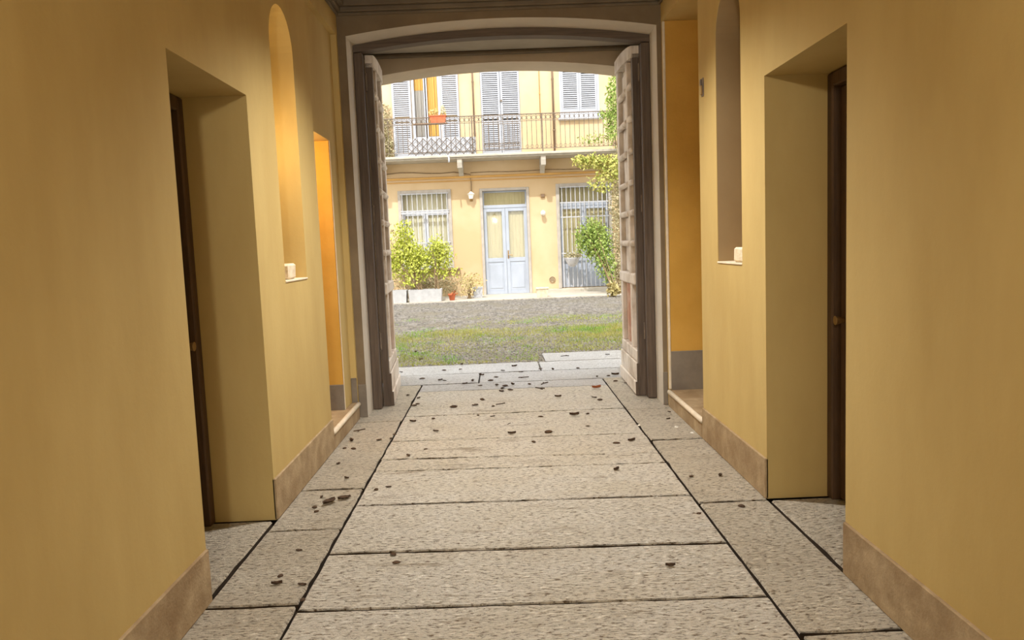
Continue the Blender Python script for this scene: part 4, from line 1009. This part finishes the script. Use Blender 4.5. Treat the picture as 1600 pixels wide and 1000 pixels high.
# ------------------------------------------------------------------ lamps of the passage, most added as fill light
def fill_lantern():  # unseen lantern added to brighten the passage
    x, y, z = -0.25, -1.0, 2.95
    t = thing('added_lantern', 'added fill light shaped as a lantern, hanging unseen behind the viewer', 'lantern', (x, y, z))
    MB().tube([(x, y, z + 0.24), (x, y, TOPZ)], 0.008, 6).build('added_chain', 'iron', t)
    MB().lathe([(0.13, 0), (0.14, 0.02), (0.03, 0.11)], (x, y, z + 0.13), 8).build('cap', 'iron', t)
    for k in range(4):
        a = math.pi / 4 + k * math.pi / 2
        MB().tube([(x + 0.10 * math.cos(a), y + 0.10 * math.sin(a), z - 0.16), (x + 0.12 * math.cos(a), y + 0.12 * math.sin(a), z + 0.14)], 0.006, 5).build('rib', 'iron', t)
    MB().lathe([(0.02, -0.05), (0.035, 0.0), (0.02, 0.05)], (x, y, z), 10).build('bulb', 'lamp_glow', t, smooth=True)
    ld = bpy.data.lights.new('fill_light', 'POINT'); ld.energy = FILL_W; ld.color = (1.0, 0.95, 0.86); ld.shadow_soft_size = 0.08
    lo = bpy.data.objects.new('fill_light', ld); COL.objects.link(lo); lo.parent = t; lo.location = (0, 0, -0.13)
fill_lantern()
def recess_lamp():
    x, y, z = -1.85, 6.05, 2.40
    t = thing('recess_lamp', 'small warm ceiling lamp hidden in the orange lit recess', 'lamp', (x, y, z))
    MB().lathe([(0.05, -0.03), (0.06, 0.0)], (x, y, z), 12).build('base', 'brass', t)
    MB().lathe([(0.01, -0.09), (0.035, -0.07), (0.04, -0.04), (0.03, -0.03)], (x, y, z), 12).build('bulb', 'lamp_glow', t, smooth=True)
    ld = bpy.data.lights.new('recess_light', 'POINT'); ld.energy = RECESS_W; ld.color = (1.0, 0.74, 0.42); ld.shadow_soft_size = 0.05
    lo = bpy.data.objects.new('recess_light', ld); COL.objects.link(lo); lo.parent = t; lo.location = (0, 0, -0.14)
recess_lamp()

def added_niche_lamp():  # lamp added out of view for the niche glow
    x, y, z = XL - 0.20, 4.83, 2.25
    t = thing('added_niche_lamp', 'small added fill lamp hidden high inside the glowing niche', 'lamp', (x, LN0, z))
    MB().tube([(x, LN0, z), (x, LN0 + 0.02, z)], 0.035, 10).build('base', 'brass', t)
    MB().lathe([(0.01, -0.03), (0.022, -0.01), (0.022, 0.01), (0.01, 0.03)], (x, LN0 + 0.04, z), 10).build('bulb', 'lamp_glow', t, smooth=True)
    ld = bpy.data.lights.new('niche_fill', 'POINT'); ld.energy = NICHE_FILL_W; ld.color = (1.0, 0.78, 0.46); ld.shadow_soft_size = 0.03
    lo = bpy.data.objects.new('niche_fill', ld); COL.objects.link(lo); lo.parent = t; lo.location = (0, 0.085, -0.02)
added_niche_lamp()

def added_downlight():  # spot put in above the view to light the floor
    x, y, z = 0.07, 4.85, TOPZ
    t = thing('added_downlight', 'added fill lamp with a shade, unseen above the middle slabs', 'lamp', (x, y, z))
    MB().lathe([(0.06, -0.02), (0.06, 0.0)], (x, y, z), 14).build('base', 'iron', t)
    n = 16; pr = [(0.13, -0.12), (0.05, -0.02), (0.045, -0.02), (0.125, -0.12)]
    q = MB(); q.v = [(x + r * math.cos(2 * math.pi * k / n), y + r * math.sin(2 * math.pi * k / n), z + h) for r, h in pr for k in range(n)]
    q.f = [(i * n + k, i * n + (k + 1) % n, ((i + 1) % 4) * n + (k + 1) % n, ((i + 1) % 4) * n + k) for i in range(4) for k in range(n)]
    q.build('shade', 'iron', t, smooth=True)
    MB().lathe([(0.01, -0.09), (0.03, -0.07), (0.03, -0.04), (0.015, -0.02)], (x, y, z), 10).build('bulb', 'lamp_glow', t, smooth=True)
    ld = bpy.data.lights.new('fill_spot', 'SPOT'); ld.energy = FILL_SPOT_W; ld.color = (1.0, 0.97, 0.93); ld.shadow_soft_size = 0.06
    ld.spot_size = math.radians(128); ld.spot_blend = 0.9
    lo = bpy.data.objects.new('fill_spot', ld); COL.objects.link(lo); lo.parent = t; lo.location = (0, 0, -0.13)
added_downlight()
